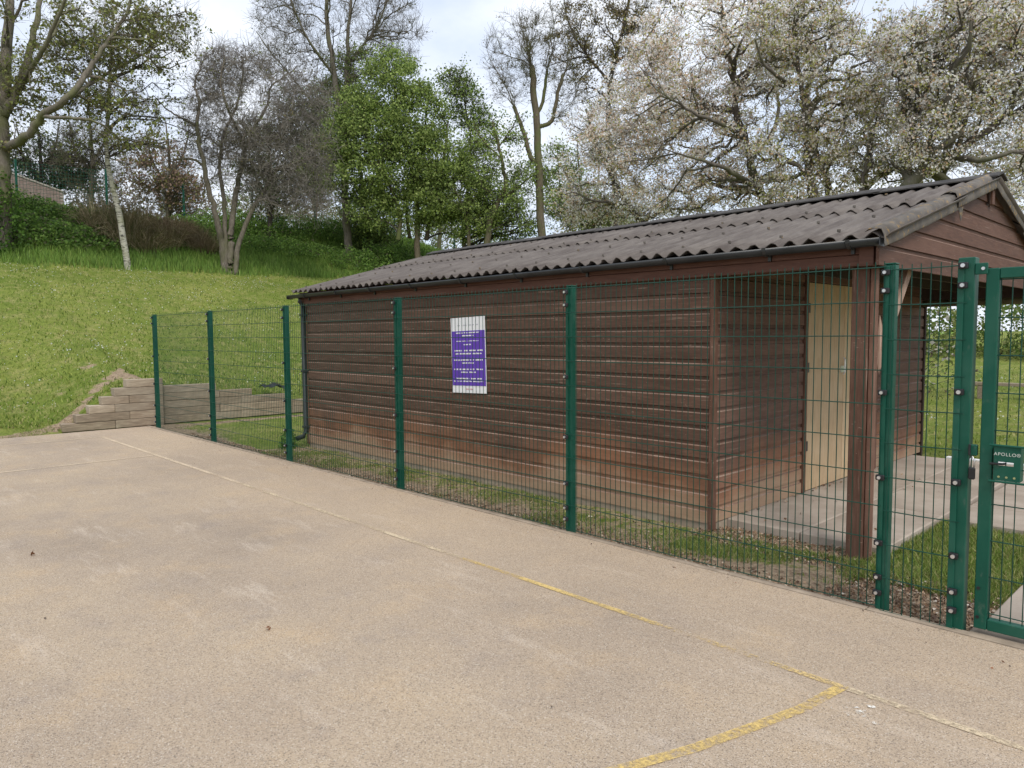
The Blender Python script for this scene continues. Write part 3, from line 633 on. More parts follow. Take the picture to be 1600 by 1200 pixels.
for x in (-10.0, -9.1, -8.25, -7.35, -6.4, -5.5, -4.6, -3.65, -2.75, -2.12):
    zc = 2.268+.032*(x+10.5)/8.5; n_ = 8; vs = []
    for xx in (x-.014, x+.014):
        for rr in (.060, .0525):
            for i in range(n_+1): w = math.pi*.98+math.pi*1.1*i/n_; vs.append((xx, 5.385+rr*math.cos(w), zc+rr*math.sin(w)))
    m_ = n_+1; fs = []
    for i in range(n_): fs += [(i, i+1, 2*m_+i+1, 2*m_+i)] if False else [(i, 2*m_+i, 2*m_+i+1, i+1), (m_+i, m_+i+1, 3*m_+i+1, 3*m_+i), (i, i+1, m_+i+1, m_+i), (2*m_+i, 3*m_+i, 3*m_+i+1, 2*m_+i+1)]
    mb = MB().add(vs, fs); mb.box(x-.012, x+.012, 5.43, 5.448, zc-.09, zc); mb.build('gutter_bracket', M_gutter, gutter)
dp = MB().tube([(-10.22, 5.385, 2.24), (-10.22, 5.40, 2.17), (-10.22, 5.45, 2.10), (-10.22, 5.45, .20), (-10.23, 5.42, .12), (-10.42, 5.28, .04)], .036, 10).build('downpipe', M_gutter, shed, True)
for z in (.25, 1.1, 1.95): MB().box(-10.262, -10.178, 5.408, 5.495, z, z+.03, .003).build('pipe_clip', M_gutter, dp)

# ------------------------------------------------------------------ notice on the shed wall
tl = onY(703, 497, 5.487); tr_ = onY(757.5, 494.5, 5.487); br = onY(761, 615, 5.487); bl = onY(707.5, 613, 5.487)
ctr = (tl+tr_+br+bl)/4; wS = .60; hS = .872; ang = math.radians(1.6)
notice = empty('notice', (ctr[0], 5.487, ctr[2])); tag(notice, 'purple and white printed notice fixed on the brown boarded wall', 'sign')
def sbox(x0, x1, z0, z1, y0, y1, name, mat, mb=None):
    ca, sa = math.cos(ang), math.sin(ang); q = mb or MB(); vs = []
    for y in (y0, y1):
        for x, z in ((x0, z0), (x1, z0), (x1, z1), (x0, z1)): vs.append((x*ca+z*-sa*-1, y, -x*sa*-1*-1+z*ca) if False else (x*ca-z*sa*-1*-1, y, x*sa+z*ca))
    q.add(vs, [(0, 1, 2, 3), (4, 7, 6, 5), (0, 4, 5, 1), (1, 5, 6, 2), (2, 6, 7, 3), (3, 7, 4, 0)])
    if mb is None: o = q.build(name, mat, notice, loc=(0, 0, 0)); return o
sbox(-wS/2, wS/2, -hS/2, hS/2, 0, .006, 'board', M_white)
sbox(-wS/2+.012, wS/2-.006, -hS/2+.085, hS/2-.155, -.003, -.001, 'purple_panel', M_purple)
def words(zc, width, hgt, mat, name, dens=.8, y=-.0055):
    mb = MB(); x = -width/2
    while x < width/2:
        w = rng.uniform(.006, .016)
        if rng.random() < dens: sbox(x, x+w, zc-hgt/2*rng.uniform(.7, 1), zc+hgt/2*rng.uniform(.7, 1.1), y, y+.001, '', None, mb); x += w+.003
        else: x += .012
    o = mb.build(name, mat, notice, loc=(0, 0, 0)); o['kind'] = 'stuff'
hh = hS
for f_, wd, hg in ((.187, .40, .016), (.222, .20, .016), (.287, .40, .010), (.33, .14, .014), (.402, .50, .018), (.44, .48, .018), (.517, .50, .017), (.553, .22, .016), (.63, .51, .018), (.665, .26, .016), (.742, .45, .017), (.776, .52, .015)):
    words(hS/2-f_*1.09*hS-.0, wd, hg, M_white, 'print_line')
words(hS/2-.09, .36, .012, M_greyprint, 'print_line', y=-.0025); words(-hS/2+.045, .12, .013, M_pink, 'print_line', y=-.0025)

# ------------------------------------------------------------------ fence
FY = 4.56; WZ = [.03+.2*i for i in range(11)]
fence = tag(empty('mesh_fence', (-7.5, FY, 0)), 'green welded wire mesh fence running along the edge of the tarmac court', 'fence')
posts = [-14.02, -11.5, -9.0, -6.475, -4.03, -1.555]
def post_mesh(w, d, x0, side_x):
    mb = MB(); mb.box(-w/2, w/2, -d/2, d/2, -.1, 2.04, .004); return mb
pm_ = post_mesh(.058, .058, 0, 0); po = None
clz = [.10, .20, .39, .85, 1.40, 1.89, 1.99]
clz = [.11, .205, .41, .80, 1.30, 1.89, 1.995]
for i, x in enumerate(posts):
    if po is None: po = pm_.build('post', M_green, fence, loc=(x-(-7.5), 0, 0)); p_ = po
    else: p_ = po.copy(); COL.objects.link(p_); p_.location = (x+7.5, 0, 0)
    bar = MB().box(-.027, -.001, -.040, -.0295, -.02, 2.03, .002).build('clamp_bar', M_green, p_, loc=(0, 0, 0))
    cap = MB().box(-.031, .031, -.031, .031, 2.041, 2.05, .003).build('post_cap', M_green, p_, loc=(0, 0, 0))
    for z in clz:
        cl_ = MB().box(-.040, .008, -.062, -.041, z-.016, z+.016, .004).build('clamp', M_black, p_, loc=(0, 0, 0))
    for z in clz: MB().tube([(-.018, -.0625, z), (-.018, -.072, z)], .010, 8).build('bolt', M_steel, p_, loc=(0, 0, 0))
WY = FY-.052
def wires(x0, x1, parent, zs, yy=WY, top=2.06, bot=None, name='mesh_panel', step=.05, r=.0028, px=None):
    xs = np.arange(x0+.02, x1-.005, step); c_ = MB(); bot = zs[0]-.01 if bot is None else bot
    a = np.array([0, math.pi*2/3, math.pi*4/3]); vs = []; fs = []
    for x in xs:
        wob = rng.normal(0, .0008); n0 = len(vs)
        for z in (bot, top+rng.uniform(-.004, .004)):
            for w in (.5, 2.1, 3.6, 5.2): vs.append((x+wob+r*math.cos(w), yy+.0065+r*math.sin(w), z))
        fs += [(n0+j, n0+(j+1) % 4, n0+4+(j+1) % 4, n0+4+j) for j in range(4)]+[(n0+4, n0+5, n0+6, n0+7)]
    c_.add(vs, fs); o = c_.build(name, M_wire, parent); o['kind'] = 'stuff'
    for z in zs:
        MB().tube([(x0, yy, z), ((x0+x1)/2, yy+rng.normal(0, .002), z-.003), (x1, yy, z)], r*1.15, 6).build('horizontal_wire', M_wire, o)
    return o
for i in range(5): wires(posts[i]+(-.02), posts[i+1]-.012, fence, [z+rng.uniform(-.004, .004)-(.0) for z in WZ])
wires(posts[5]+.0, -1.155, fence, [z-.022 for z in WZ], top=2.035)
gp_ = MB().box(-1.205, -1.125, FY-.04, FY+.04, -.1, 2.05, .004).build('gate_post', M_green, fence)
MB().box(-1.203, -1.172, FY-.053, FY-.041, -.02, 2.03, .002).build('clamp_bar', M_green, gp_)
for z in (.115, .22, .42, .83, 1.325, 1.90, 2.005):
    MB().box(-1.196, -1.150, FY-.078, FY-.054, z-.017, z+.017, .004).build('clamp', M_black, gp_); MB().tube([(-1.172, FY-.0785, z), (-1.172, FY-.089, z)], .011, 8).build('bolt', M_steel, gp_)
MB().box(-1.124, -1.065, FY-.045, FY-.033, 1.955, 2.015, .003).build('latch_plate', M_green, gp_)
MB().tube([(-1.085, FY-.046, 1.985), (-1.085, FY-.054, 1.985)], .009, 8).build('bolt', M_steel, gp_)
lk = MB().box(-1.124, -1.088, FY-.035, FY+.0, .98, 1.04, .004).build('gate_stop', M_green, gp_)
# second gate post beyond the frame
MB().box(.155, .235, FY-.04, FY+.04, -.1, 2.05, .004).build('gate_post', M_green, fence)
# gate
gate = tag(empty('gate', (-.5, FY, .05)), 'green framed wire mesh gate with a lettered latch box at the right edge', 'gate')
GX0, GX1, GZ0, GZ1 = -1.075, .13, .035, 1.985
MB().box(GX0, GX0+.06, FY-.03, FY+.03, GZ0, GZ1, .004).build('frame_stile', M_green, gate); MB().box(GX1-.06, GX1, FY-.03, FY+.03, GZ0, GZ1, .004).build('frame_stile', M_green, gate)
MB().box(GX0+.0615, GX1-.0615, FY-.028, FY+.028, GZ0, GZ0+.06, .004).build('frame_rail', M_green, gate); MB().box(GX0+.0615, GX1-.0615, FY-.028, FY+.028, GZ1-.055, GZ1, .004).build('frame_rail', M_green, gate)
def gatewires():
    wires(GX0+.045, GX1-.045, gate, [.125+.2*i for i in range(10)], yy=FY-.008, top=GZ1-.03, bot=GZ0+.03, name='mesh_infill')
gatewires()
for z in (.10, .26): MB().tube([(GX0+.018, FY-.0305, z), (GX0+.018, FY-.034, z)], .009, 8).build('plug', M_black, gate)
bx0, bx1, bz0, bz1 = -1.005, -.885, .865, 1.045
by = FY-.045
box = MB()
zs0, zs1 = .945, .965; xs0, xs1 = -.985, -.915
for (a, b_, c_, d_) in ((bx0, bx1, zs1, bz1), (bx0, bx1, bz0, zs0), (bx0, xs0, zs0, zs1), (xs1, bx1, zs0, zs1)): box.box(a, b_, by-.004, by, c_, d_)
box.box(bx0, bx0+.004, by, FY+.02, bz0, bz1); box.box(bx1-.004, bx1, by, FY+.02, bz0, bz1)
lb = box.build('latch_box', M_green, gate)
MB().tube([(GX0+.05, by-.008, bz1+.006), (bx1+.1, by-.008, bz1+.006)], .006, 8).build('guard_rod', M_green, lb); MB().tube([(GX0+.05, by-.008, bz0-.006), (bx1+.1, by-.008, bz0-.006)], .006, 8).build('guard_rod', M_green, lb)
MB().tube([(GX0+.055, by-.014, .952), (xs0+.02, by-.012, .955), (xs0+.03, by+.01, .955)], .006, 8).build('lever', M_black, lb)
M_holedisc = simple('grass_in_hole', (.25, .27, .12), (.35, .36, .18), 9, rough=.5, bs=0)
for x in (-.98, -.945, -.91): MB().tube([(x, by-.0045, .885), (x, by-.0065, .885)], .006, 8).build('hole_disc', M_holedisc, lb)  # added discs standing in for open holes, grass behind put into their colour
def text(body, size, loc, mat, parent, name):
    cu = bpy.data.curves.new(name, 'FONT'); cu.body = body; cu.size = size; cu.align_x = 'CENTER'; cu.extrude = .0006; cu.space_character = 1.15
    ob = bpy.data.objects.new(name, cu); COL.objects.link(ob); dg = bpy.context.evaluated_depsgraph_get(); me = bpy.data.meshes.new_from_object(ob.evaluated_get(dg)); bpy.data.objects.remove(ob)
    me.transform(Matrix.Translation(loc) @ Matrix.Rotation(math.pi/2, 4, 'X')); me.name = name; me.materials.clear()
    return link(name, me, mat, parent)
text('APOLLO\u00ae', .024, ((bx0+bx1)/2+.0, by-.0055, .998), simple('pale_lettering', (.5, .55, .5), (.65, .7, .62), 9, bs=0), lb, 'lettering')
# keeper and padlock between post and gate
pl = tag(empty('padlock', (-1.10, FY-.05, .93)), 'small black padlock hanging between the gate post and the gate', 'padlock')
MB().box(-1.118, -1.086, FY-.068, FY-.048, .855, .92, .005).build('body', M_black, pl)
MB().tube([(-1.112, FY-.058, .921), (-1.112, FY-.058, .965), (-1.102, FY-.058, .978), (-1.092, FY-.058, .965), (-1.092, FY-.058, .921)], .004, 6).build('shackle', M_steel, pl, True)
MB().box(-1.122, -1.112, FY-.062, FY-.046, .985, 1.045, .002).build('hasp', M_black, gate)

# ------------------------------------------------------------------ sleeper retaining wall
sw = tag(empty('sleeper_wall', (-14.9, 5.5, 0)), 'stepped retaining wall of weathered timber sleepers at the foot of the grassy bank', 'retaining wall')
sh = .148
for k in range(6):
    y0 = 3.19+.215*k; z0 = -.03+sh*k; cut = [y0] + ([4.05+.25*(k % 2)] if 4.05+.25*(k % 2) > y0+.3 else []) + [4.80]
    for a, b_ in zip(cut[:-1], cut[1:]): MB().box(-14.99+rng.uniform(-.006, .006), -14.76+rng.uniform(-.008, .008), a+.003, b_-.003, z0+.002, z0+sh-.003, .007).build('sleeper', M_sleeper, sw)
MB().box(-14.87, -14.75, 4.82, 4.90, -.05, .86, .006).build('upright', M_sleeper, sw)
ends = [8.6, 8.6, 7.45, 6.7, 5.95]; 
for k in range(5):
    z0 = -.03+sh*k; a = 4.92; q = 0
    while a < ends[k]-.05:
        b_ = min(a+(1.1 if (k+q) % 2 else 1.55), ends[k]); 
        if ends[k]-b_ < .35: b_ = ends[k]
        xo = .004*(a-4.9)
        MB().box(-14.97+xo, -14.83+xo+rng.uniform(-.006, .006), a+.003, b_-.003, z0+.002, z0+sh-.003, .007).build('sleeper', M_sleeper, sw); a = b_; q += 1
for k in range(2): 
    for a in (8.62, 10.2, 11.8): MB().box(-14.82, -14.66, a, a+1.55, -.03+sh*k, -.03+sh*(k+1)-.003, .007).build('sleeper', M_sleeper, sw)
mb = MB(); vs = []; 
for i in range(9):
    yy = 6.95+.07*i; zc = .585+.02*math.sin(i*1.9)+.02*(1 if 2 < i < 7 else 0)-(.05 if i > 6 else 0); vs += [(-15.06, yy, zc-.02), (-14.95, yy, zc+.03), (-14.80, yy+.02, zc-.02-.04*(i > 5))]
fs = [(3*i+j, 3*i+j+1, 3*i+j+4, 3*i+j+3) for i in range(8) for j in (0, 1)]; vs2 = [(a, b_, c_-.006) for a, b_, c_ in vs]; fs += [tuple(q+27 for q in f[::-1]) for f in fs]
tag(mb.add(vs+vs2, fs).build('plastic_sheet', M_black, None, True), 'crumpled black plastic sheet on top of the sleeper wall', 'plastic sheet')

# ------------------------------------------------------------------ trees
def unit(a): return a/np.maximum(1e-9, np.linalg.norm(a, axis=-1, keepdims=True))
def tubes(P, R, n):
    """P (m,k,3) paths, R (m,k) radii -> verts, quads"""
    m_, k, _ = P.shape; T = np.empty_like(P); T[:, 1:-1] = P[:, 2:]-P[:, :-2]; T[:, 0] = P[:, 1]-P[:, 0]; T[:, -1] = P[:, -1]-P[:, -2]; T = unit(T)
    ref = np.where(np.abs(T[:, :1, 2:3]) > .8, np.array([1., 0, 0]), np.array([0, 0, 1.])); A_ = unit(np.cross(T, np.broadcast_to(ref, T.shape))); B_ = np.cross(T, A_)
    w = 2*np.pi*np.arange(n)/n; C = np.cos(w)[None, None, :, None]; S_ = np.sin(w)[None, None, :, None]
    V = P[:, :, None]+(A_[:, :, None]*C+B_[:, :, None]*S_)*R[:, :, None, None]
    I = np.arange(m_*k*n).reshape(m_, k, n); J = np.roll(I, -1, 2); Fq = np.stack([I[:, :-1], J[:, :-1], J[:, 1:], I[:, 1:]], -1).reshape(-1, 4)
    return V.reshape(-1, 3), Fq
class Grow:
    def __init__(s): s.P = []; s.D = []; s.R = []; s.geo = []
    def addnodes(s, P, R):
        D = unit(np.gradient(P, axis=1)); s.P.append(P.reshape(-1, 3)); s.D.append(D.reshape(-1, 3)); s.R.append(R.ravel())
    def nodes(s): return np.concatenate(s.P), np.concatenate(s.D), np.concatenate(s.R)
    def limb(s, pts_, r0, r1, sub=5, wob=.02, n=8):
        pts_ = np.array(pts_, float); t = np.arange(len(pts_)); tt = np.linspace(0, len(pts_)-1, (len(pts_)-1)*sub+1)
        # catmull-like smoothing by cosine-free cubic via numpy poly on segments
        P = np.empty((len(tt), 3)); ext = np.vstack([2*pts_[0]-pts_[1], pts_, 2*pts_[-1]-pts_[-2]])
        for i, q in enumerate(tt):
            j = min(int(q), len(pts_)-2); f = q-j; p0, p1, p2, p3 = ext[j:j+4]
            P[i] = .5*((2*p1)+(-p0+p2)*f+(2*p0-5*p1+4*p2-p3)*f*f+(-p0+3*p1-3*p2+p3)*f**3)
        P[1:] += rng.normal(0, wob, (len(P)-1, 3)); R = np.linspace(r0, r1, len(P))
        P = P[None]; R = R[None]; s.addnodes(P, R); return tubes(P, R, n)
    def branch(s, targets, r, K=6, back=.8, tan=.4, droop=0., wob=.03, n=4, lim=4000, maxlen=None):
        NP, ND, NR = s.nodes(); 
        if len(NP) > lim: q = rng.choice(len(NP), lim, replace=False); NP, ND, NR = NP[q], ND[q], NR[q]
        out_i = np.empty(len(targets), int)
        for a in range(0, len(targets), 500):
            d = targets[a:a+500, None]-NP[None]; L_ = np.linalg.norm(d, axis=2); cs = (d*ND[None]).sum(2)/np.maximum(L_, 1e-6)
            out_i[a:a+500] = np.argmin(L_*(1+back*(1-cs))+.12*np.abs(L_), axis=1)
        p0 = NP[out_i]; d0 = ND[out_i]; pr_ = NR[out_i]; p3 = targets; Ln = np.linalg.norm(p3-p0, axis=1, keepdims=True)
        ok = (Ln[:, 0] > .08)
        if maxlen: ok &= Ln[:, 0] < maxlen
        p0, d0, pr_, p3, Ln = p0[ok], d0[ok], pr_[ok], p3[ok], Ln[ok]
        dirn = unit(p3-p0); p1 = p0+unit(d0*.6+dirn*.6+rng.normal(0, .2, d0.shape))*Ln*tan; p2 = p3-unit(dirn+np.array([0, 0, .5-droop]) + rng.normal(0, .25, d0.shape))*Ln*.3
        t = np.linspace(0, 1, K)[None, :, None]; P = (1-t)**3*p0[:, None]+3*(1-t)**2*t*p1[:, None]+3*(1-t)*t*t*p2[:, None]+t**3*p3[:, None]
        P[:, 1:] += rng.normal(0, 1, P[:, 1:].shape)*wob*Ln[:, None]
        rs = np.minimum(pr_*.75, r*rng.uniform(.7, 1.2, len(p0))*np.clip(Ln[:, 0]/(Ln.mean()+1e-6), .6, 1.6)); R = rs[:, None]*np.linspace(1, .35, K)[None]
        s.addnodes(P, R); s.geo.append(tubes(P, R, n)); return P
    def twigs(s, n_, length, r, up=.2, K=3, n=3, last=None, curl=.5, filt=None):
        NP = np.concatenate(s.P[-last:]) if last else np.concatenate(s.P); ND = np.concatenate(s.D[-last:]) if last else np.concatenate(s.D)
        if filt is not None: k_ = filt(NP); NP, ND = NP[k_], ND[k_]
        q = rng.integers(0, len(NP), n_); p = NP[q]; d = unit(ND[q]*.7+rng.normal(0, .75, (n_, 3))+np.array([0, 0, up])); L_ = length*rng.uniform(.4, 1.3, (n_, 1))
        pts_ = [p]; dd = d
        for k in range(K-1):
            pts_.append(pts_[-1]+dd*L_/(K-1)); dd = unit(dd+rng.normal(0, curl, (n_, 3))*.6+np.array([0, 0, up*.3]))
        P = np.stack(pts_, 1); R = r*np.linspace(1, .5, K)[None]*np.ones((n_, 1)); s.geo.append(tubes(P, R, n)); s.P.append(P.reshape(-1, 3)); s.D.append(np.repeat(unit(P[:, -1]-P[:, 0]), K, 0)); s.R.append(R.ravel()); return P
    def flush(s):
        vs = []; fs = []; o = 0
        for v_, f_ in s.geo: vs.append(v_); fs.append(f_+o); o += len(v_)
        s.geo = []; return np.concatenate(vs), np.concatenate(fs)
def blobs(spec, D, n_, shell=.0):
    """spec: (u, v, ru, rv, weight[, depth offset]) crown lobes given by where they are seen; D = distance of the tree"""
    w = np.array([b_[4] for b_ in spec], float); q = rng.choice(len(spec), n_, p=w/w.sum()); d = unit(rng.normal(size=(n_, 3))); r = rng.random(n_)**(1/3.); r = shell+(1-shell)*r; d *= r[:, None]
    o = np.empty((n_, 3))
    for i, b_ in enumerate(spec):
        k = q == i; off = b_[5] if len(b_) > 5 else 0; s = (D+off)/FPX; c_ = atdepth(b_[0], b_[1], D+off); rd = min(b_[2], b_[3])*s*.95
        o[k] = c_+d[k, 0:1]*rgt*b_[2]*s+d[k, 1:2]*np.array([fwd[0], fwd[1], 0])*rd+d[k, 2:3]*np.array([0, 0, 1.])*b_[3]*s
    return o
def tree(name, label, D, limbs, crown, lv, mats, leaves=None, tw=None, group=None, cat='tree', foot=True, wob=.03, back=.8, droop=0.):
    """limbs: list of (list of (u,v,doff), r0, r1); first is the trunk"""
    g = Grow(); first = np.array(limbs[0][0][0][:2]); base = atdepth(first[0], first[1], D); root_o = empty(name, tuple(base)); tag(root_o, label, cat, group)
    for i, (pp, r0, r1) in enumerate(limbs):
        P3 = [atdepth(q[0], q[1], D+(q[2] if len(q) > 2 else 0)) for q in pp]
        if i == 0 and foot: b0 = P3[0].copy(); b0[2] = float(H(b0[0], b0[1]))-.1; P3 = [b0]+P3 if b0[2] < P3[0][2]-.3 else [np.array([P3[0][0], P3[0][1], b0[2]])]+P3[1:]
        if i > 0 and foot and pp[0][1] > limbs[0][0][0][1]-40:
            b1 = P3[0].copy(); b1[2] = float(H(b1[0], b1[1]))-.1
            if b1[2] < P3[0][2]-.15: P3 = [b1]+P3
        v_, f_ = g.limb(P3, r0, r1, wob=.012 if r0 < .15 else .02); me_ = npmesh('trunk' if i == 0 else 'limb', v_, f_, 4, True); link('trunk' if i == 0 else 'limb', me_, mats[0], root_o)
    for j, (n_, r, K, sh_) in enumerate(lv): g.branch(blobs(crown, D, n_, sh_), r, K, back, wob=wob, droop=droop, n=5 if j == 0 else (4 if j == 1 else 3))
    if lv:
        if len(lv) >= 1: pass
    tws = None
    for (n_, ln, r, up, last) in (tw or []): tws = g.twigs(n_, ln, r, up, last=last)
    if g.geo:
        v_, f_ = g.flush(); o = link('branches', npmesh('branches', v_, f_, 4, True), mats[1], root_o); o['kind'] = 'stuff'
    if leaves:
        n_, size, cols, p, jit, sig, mt, last = leaves[:8]; src = np.concatenate(g.P[-last:]); nn = len(src)
        # clumped: pick a subset of sites
        sites = src[rng.integers(0, nn, max(10, n_//(22 if n_ > 15000 else 8)))]; P = sites[rng.integers(0, len(sites), n_)]+rng.normal(0, sig, (n_, 3))*np.array([1.3, 1.3, .7]); 
        # colour drifts through the crown
        f = .5+.5*np.sin(P[:, 0]*1.1+2*np.sin(P[:, 2]*.9))*np.cos(P[:, 2]*1.3+P[:, 1]*.7)
        T = pal(n_, cols, p, jit)*(.85+.3*f[:, None]); o = quads('foliage' if mt is M_leaf else 'blossom', P, rng.uniform(size*.6, size*1.3, n_), np.clip(T, 0, .95), mt, 0, root_o); o['kind'] = 'stuff'
    return root_o, g
def base_v(u, X):   # picture row of the ground under direction u at world X
    phi = psi+math.atan((u-800)/FPX); Y_ = -X*math.tan(phi); z = float(H(X, Y_)); d = np.array([X, Y_, z-CAMH]); w = d@fwd; return 600-FPX*(d@UU)/w, w
OLIVE = [(.20, .23, .06), (.27, .29, .09), (.13, .15, .05), (.24, .20, .10)]
HAW = [(.22, .30, .08), (.30, .385, .105), (.36, .45, .14), (.12, .18, .055), (.42, .48, .17)]
# T1 big ash at left
v0, D = base_v(-2, -30)
tree('ash_tree', 'large grey forked tree with small new leaves at the left edge of the photo', D,
     [([(-2, v0), (0, 280), (1, 232), (2, 180), (8, 100, .5), (14, 20, .8), (18, -70, 1)], .36, .10),
      ([(1, 234), (20, 226, -.3), (45, 210, -.8), (66, 182, -1), (105, 154, -1.5), (140, 108, -1.2), (165, 70, -1), (196, 21, -.5), (215, -30)], .16, .035),
      ([(2, 185), (10, 170), (25, 148, .5), (42, 98, 1), (56, 35, 1.5), (68, -20, 2)], .20, .07),
      ([(25, 148, .5), (60, 90, -1), (85, 40, -1.5), (110, -20, -2)], .09, .04), ([(66, 182, -1), (110, 185, -2), (150, 190, -2), (185, 215, -1)], .06, .02), ([(105, 154, -1.5), (160, 120, 1), (215, 90, 2), (265, 60, 2)], .07, .02)],
     [(60, 60, 110, 110, 3), (180, 50, 110, 70, 3), (260, 45, 60, 50, 1.5), (110, 140, 110, 70, 2), (200, 190, 80, 50, 1), (10, 160, 50, 100, 1)],
     [(50, .040, 8, .3), (220, .020, 6, .2), (900, .010, 5, 0)], (M_bgrey, M_bgrey),
     (9000, .11, OLIVE+[(.32, .35, .12)], None, .25, .10, M_leaf, 1), [(3800, .5, .006, .15, 2)])
# T2 birch
v0, D = base_v(200, -28.4)
tree('birch_tree', 'slender white barked birch leaning left on the lawn edge', D,
     [([(200, v0), (189, 350), (178, 297), (168, 255), (166, 210), (170, 165), (171, 122), (175, 52), (178, 10)], .115, .03)],
     [(172, 90, 75, 95, 3), (230, 170, 80, 80, 2), (140, 200, 60, 50, 1), (240, 60, 60, 40, 1)],
     [(36, .022, 7, .3), (220, .010, 6, .1)], (M_birch, M_bdark), (5000, .09, OLIVE, None, .25, .08, M_leaf, 1), [(2400, .5, .0055, -.35, 1)], droop=.9)
# T3 bare gnarled thorn
v0, D = base_v(357, -28.6)
tree('hawthorn_tree', 'bare gnarled multi stemmed thorn tree with a dense grey twig crown', D,
     [([(352, v0), (347, 385), (340, 350, -.3), (327, 297, -.6), (317, 250, -.8), (308, 205, -.8), (311, 160, -.5), (305, 130, -.2), (318, 92, 0)], .15, .025),
      ([(362, v0), (360, 385), (361, 350), (371, 290, .3), (385, 228, .5), (398, 200, .8), (418, 165, 1), (424, 135, 1), (465, 105, 1)], .16, .02),
      ([(368, v0), (372, 385), (392, 332), (410, 303), (425, 275), (441, 262, -.4), (490, 245, -.6)], .13, .02),
      ([(354, v0), (352, 370), (350, 315), (343, 262), (350, 210), (372, 160), (380, 110)], .11, .03),
      ([(322, 262, -.6), (301, 249, -1), (273, 250, -1.2), (269, 266, -1.3), (252, 284, -1.4)], .055, .018),
      ([(306, 196, -.8), (285, 185, -1), (262, 172, -1), (240, 150, -1)], .05, .015),
      ([(385, 228, .5), (360, 180, -1), (345, 130, -1.4), (350, 90, -1.5)], .06, .02)],
     [(400, 180, 100, 90, 3), (340, 120, 45, 45, 1), (440, 230, 90, 65, 2.3), (480, 280, 50, 50, .8), (370, 260, 60, 50, 1), (480, 160, 45, 50, 1), (325, 200, 50, 60, 1.2), (490, 315, 45, 40, .4), (430, 300, 60, 40, .6), (370, 100, 60, 35, 1)],
     [(70, .040, 8, .2), (500, .017, 6, .1), (2600, .009, 5, 0)], (M_bhaw, M_twig), (2500, .07, OLIVE, None, .2, .1, M_leaf, 1), [(9000, .55, .0072, .1, 2), (9000, .35, .0055, .0, 3)], wob=.075)
# T4 tall bare tree behind
v0, D = base_v(546, -31)
tree('bare_tall_tree', 'tall leafless twin stemmed tree rising behind the green hawthorn', D,
     [([(546, v0), (541, 330), (536, 230), (522, 115), (512, 40), (508, -60)], .20, .08),
      ([(537, 215), (541, 150, .5), (543, 100, 1), (545, 40, 1), (552, -40, 1)], .15, .06),
      ([(522, 118), (480, 60, -1), (455, 0, -1.5), (440, -50, -2)], .07, .03), ([(543, 100, 1), (590, 40, 1), (610, -20, 1.5)], .07, .03), ([(536, 230), (480, 150, 1), (430, 90, 1.5), (400, 50, 2)], .06, .02)],
     [(520, 20, 120, 100, 4), (440, 60, 50, 80, 1.5), (620, 50, 45, 80, 1.5), (530, 160, 60, 60, 1)],
     [(60, .030, 8, .4), (340, .016, 6, .3), (1500, .009, 5, .1)], (M_bgrey, M_bhaw), (1500, .09, [(.16, .12, .07), (.12, .13, .05)], None, .25, .1, M_leaf, 1), [(8000, .6, .006, .5, 2)], back=1.2)
# T5 green hawthorn, three stems
for (ub, Xb, lab, cr, nl, lim_) in (
    (652, -27.5, 'large vivid green leafy hawthorn standing behind the left end of the shed', [(612, 135, 50, 55, 1.6), (640, 185, 65, 60, 1.8), (570, 215, 75, 50, 1.7), (660, 250, 75, 60, 2), (600, 265, 80, 55, 1.7), (700, 300, 70, 50, 1.6), (620, 325, 85, 35, 1.2), (500, 250, 45, 45, .7), (735, 345, 50, 30, .8), (545, 170, 40, 35, .6)], 70000,
     [([(652, 0), (652, 350), (650, 310), (640, 250), (625, 190), (615, 120)], .15, .04), ([(666, 375, .5), (672, 340, .5), (680, 300, .3), (695, 240), (700, 190)], .11, .03), ([(622, 375, -.4), (624, 330, -.3), (600, 270, -.5), (575, 220, -.6)], .11, .03), ([(640, 372, .6), (636, 320, .8), (655, 240, 1), (670, 160, 1)], .09, .03)]),
    (722, -26.5, 'smaller dark green tree with a rounded top to the right of the green hawthorn', [(712, 128, 26, 24, .8), (728, 165, 30, 36, 1), (752, 205, 26, 34, .7), (745, 265, 34, 36, .9), (770, 320, 50, 38, 1.2), (800, 350, 45, 28, .8)], 9500,
     [([(722, 0), (726, 340), (732, 280), (735, 220), (725, 150)], .10, .03)]),
    (575, -31.5, 'dark green ivy clad tree beside the left side of the green hawthorn', [(520, 190, 50, 70, 1.5), (560, 120, 50, 50, 1), (570, 330, 45, 55, 1.8), (500, 250, 40, 60, 1), (590, 370, 35, 25, .5)], 20000,
     [([(575, 0), (574, 350), (565, 280), (550, 200), (545, 130)], .14, .04)])):
    v0, D = base_v(ub, Xb); lim_[0][0][0] = (ub, v0)
    colp = [.3, .3, .15, .2, .05] if ub == 652 else [.35, .2, .05, .38, .02]
    tree('hawthorn_tree', lab, D, lim_, cr, [(60, .035, 7, .4), (500, .014, 5, .35), (1700, .008, 4, .3)], (M_bgreen, M_bdark), (nl, .115, HAW, colp, .25, .17, M_leaf, 2), [(3500, .4, .006, -.05, 2)], droop=.5)
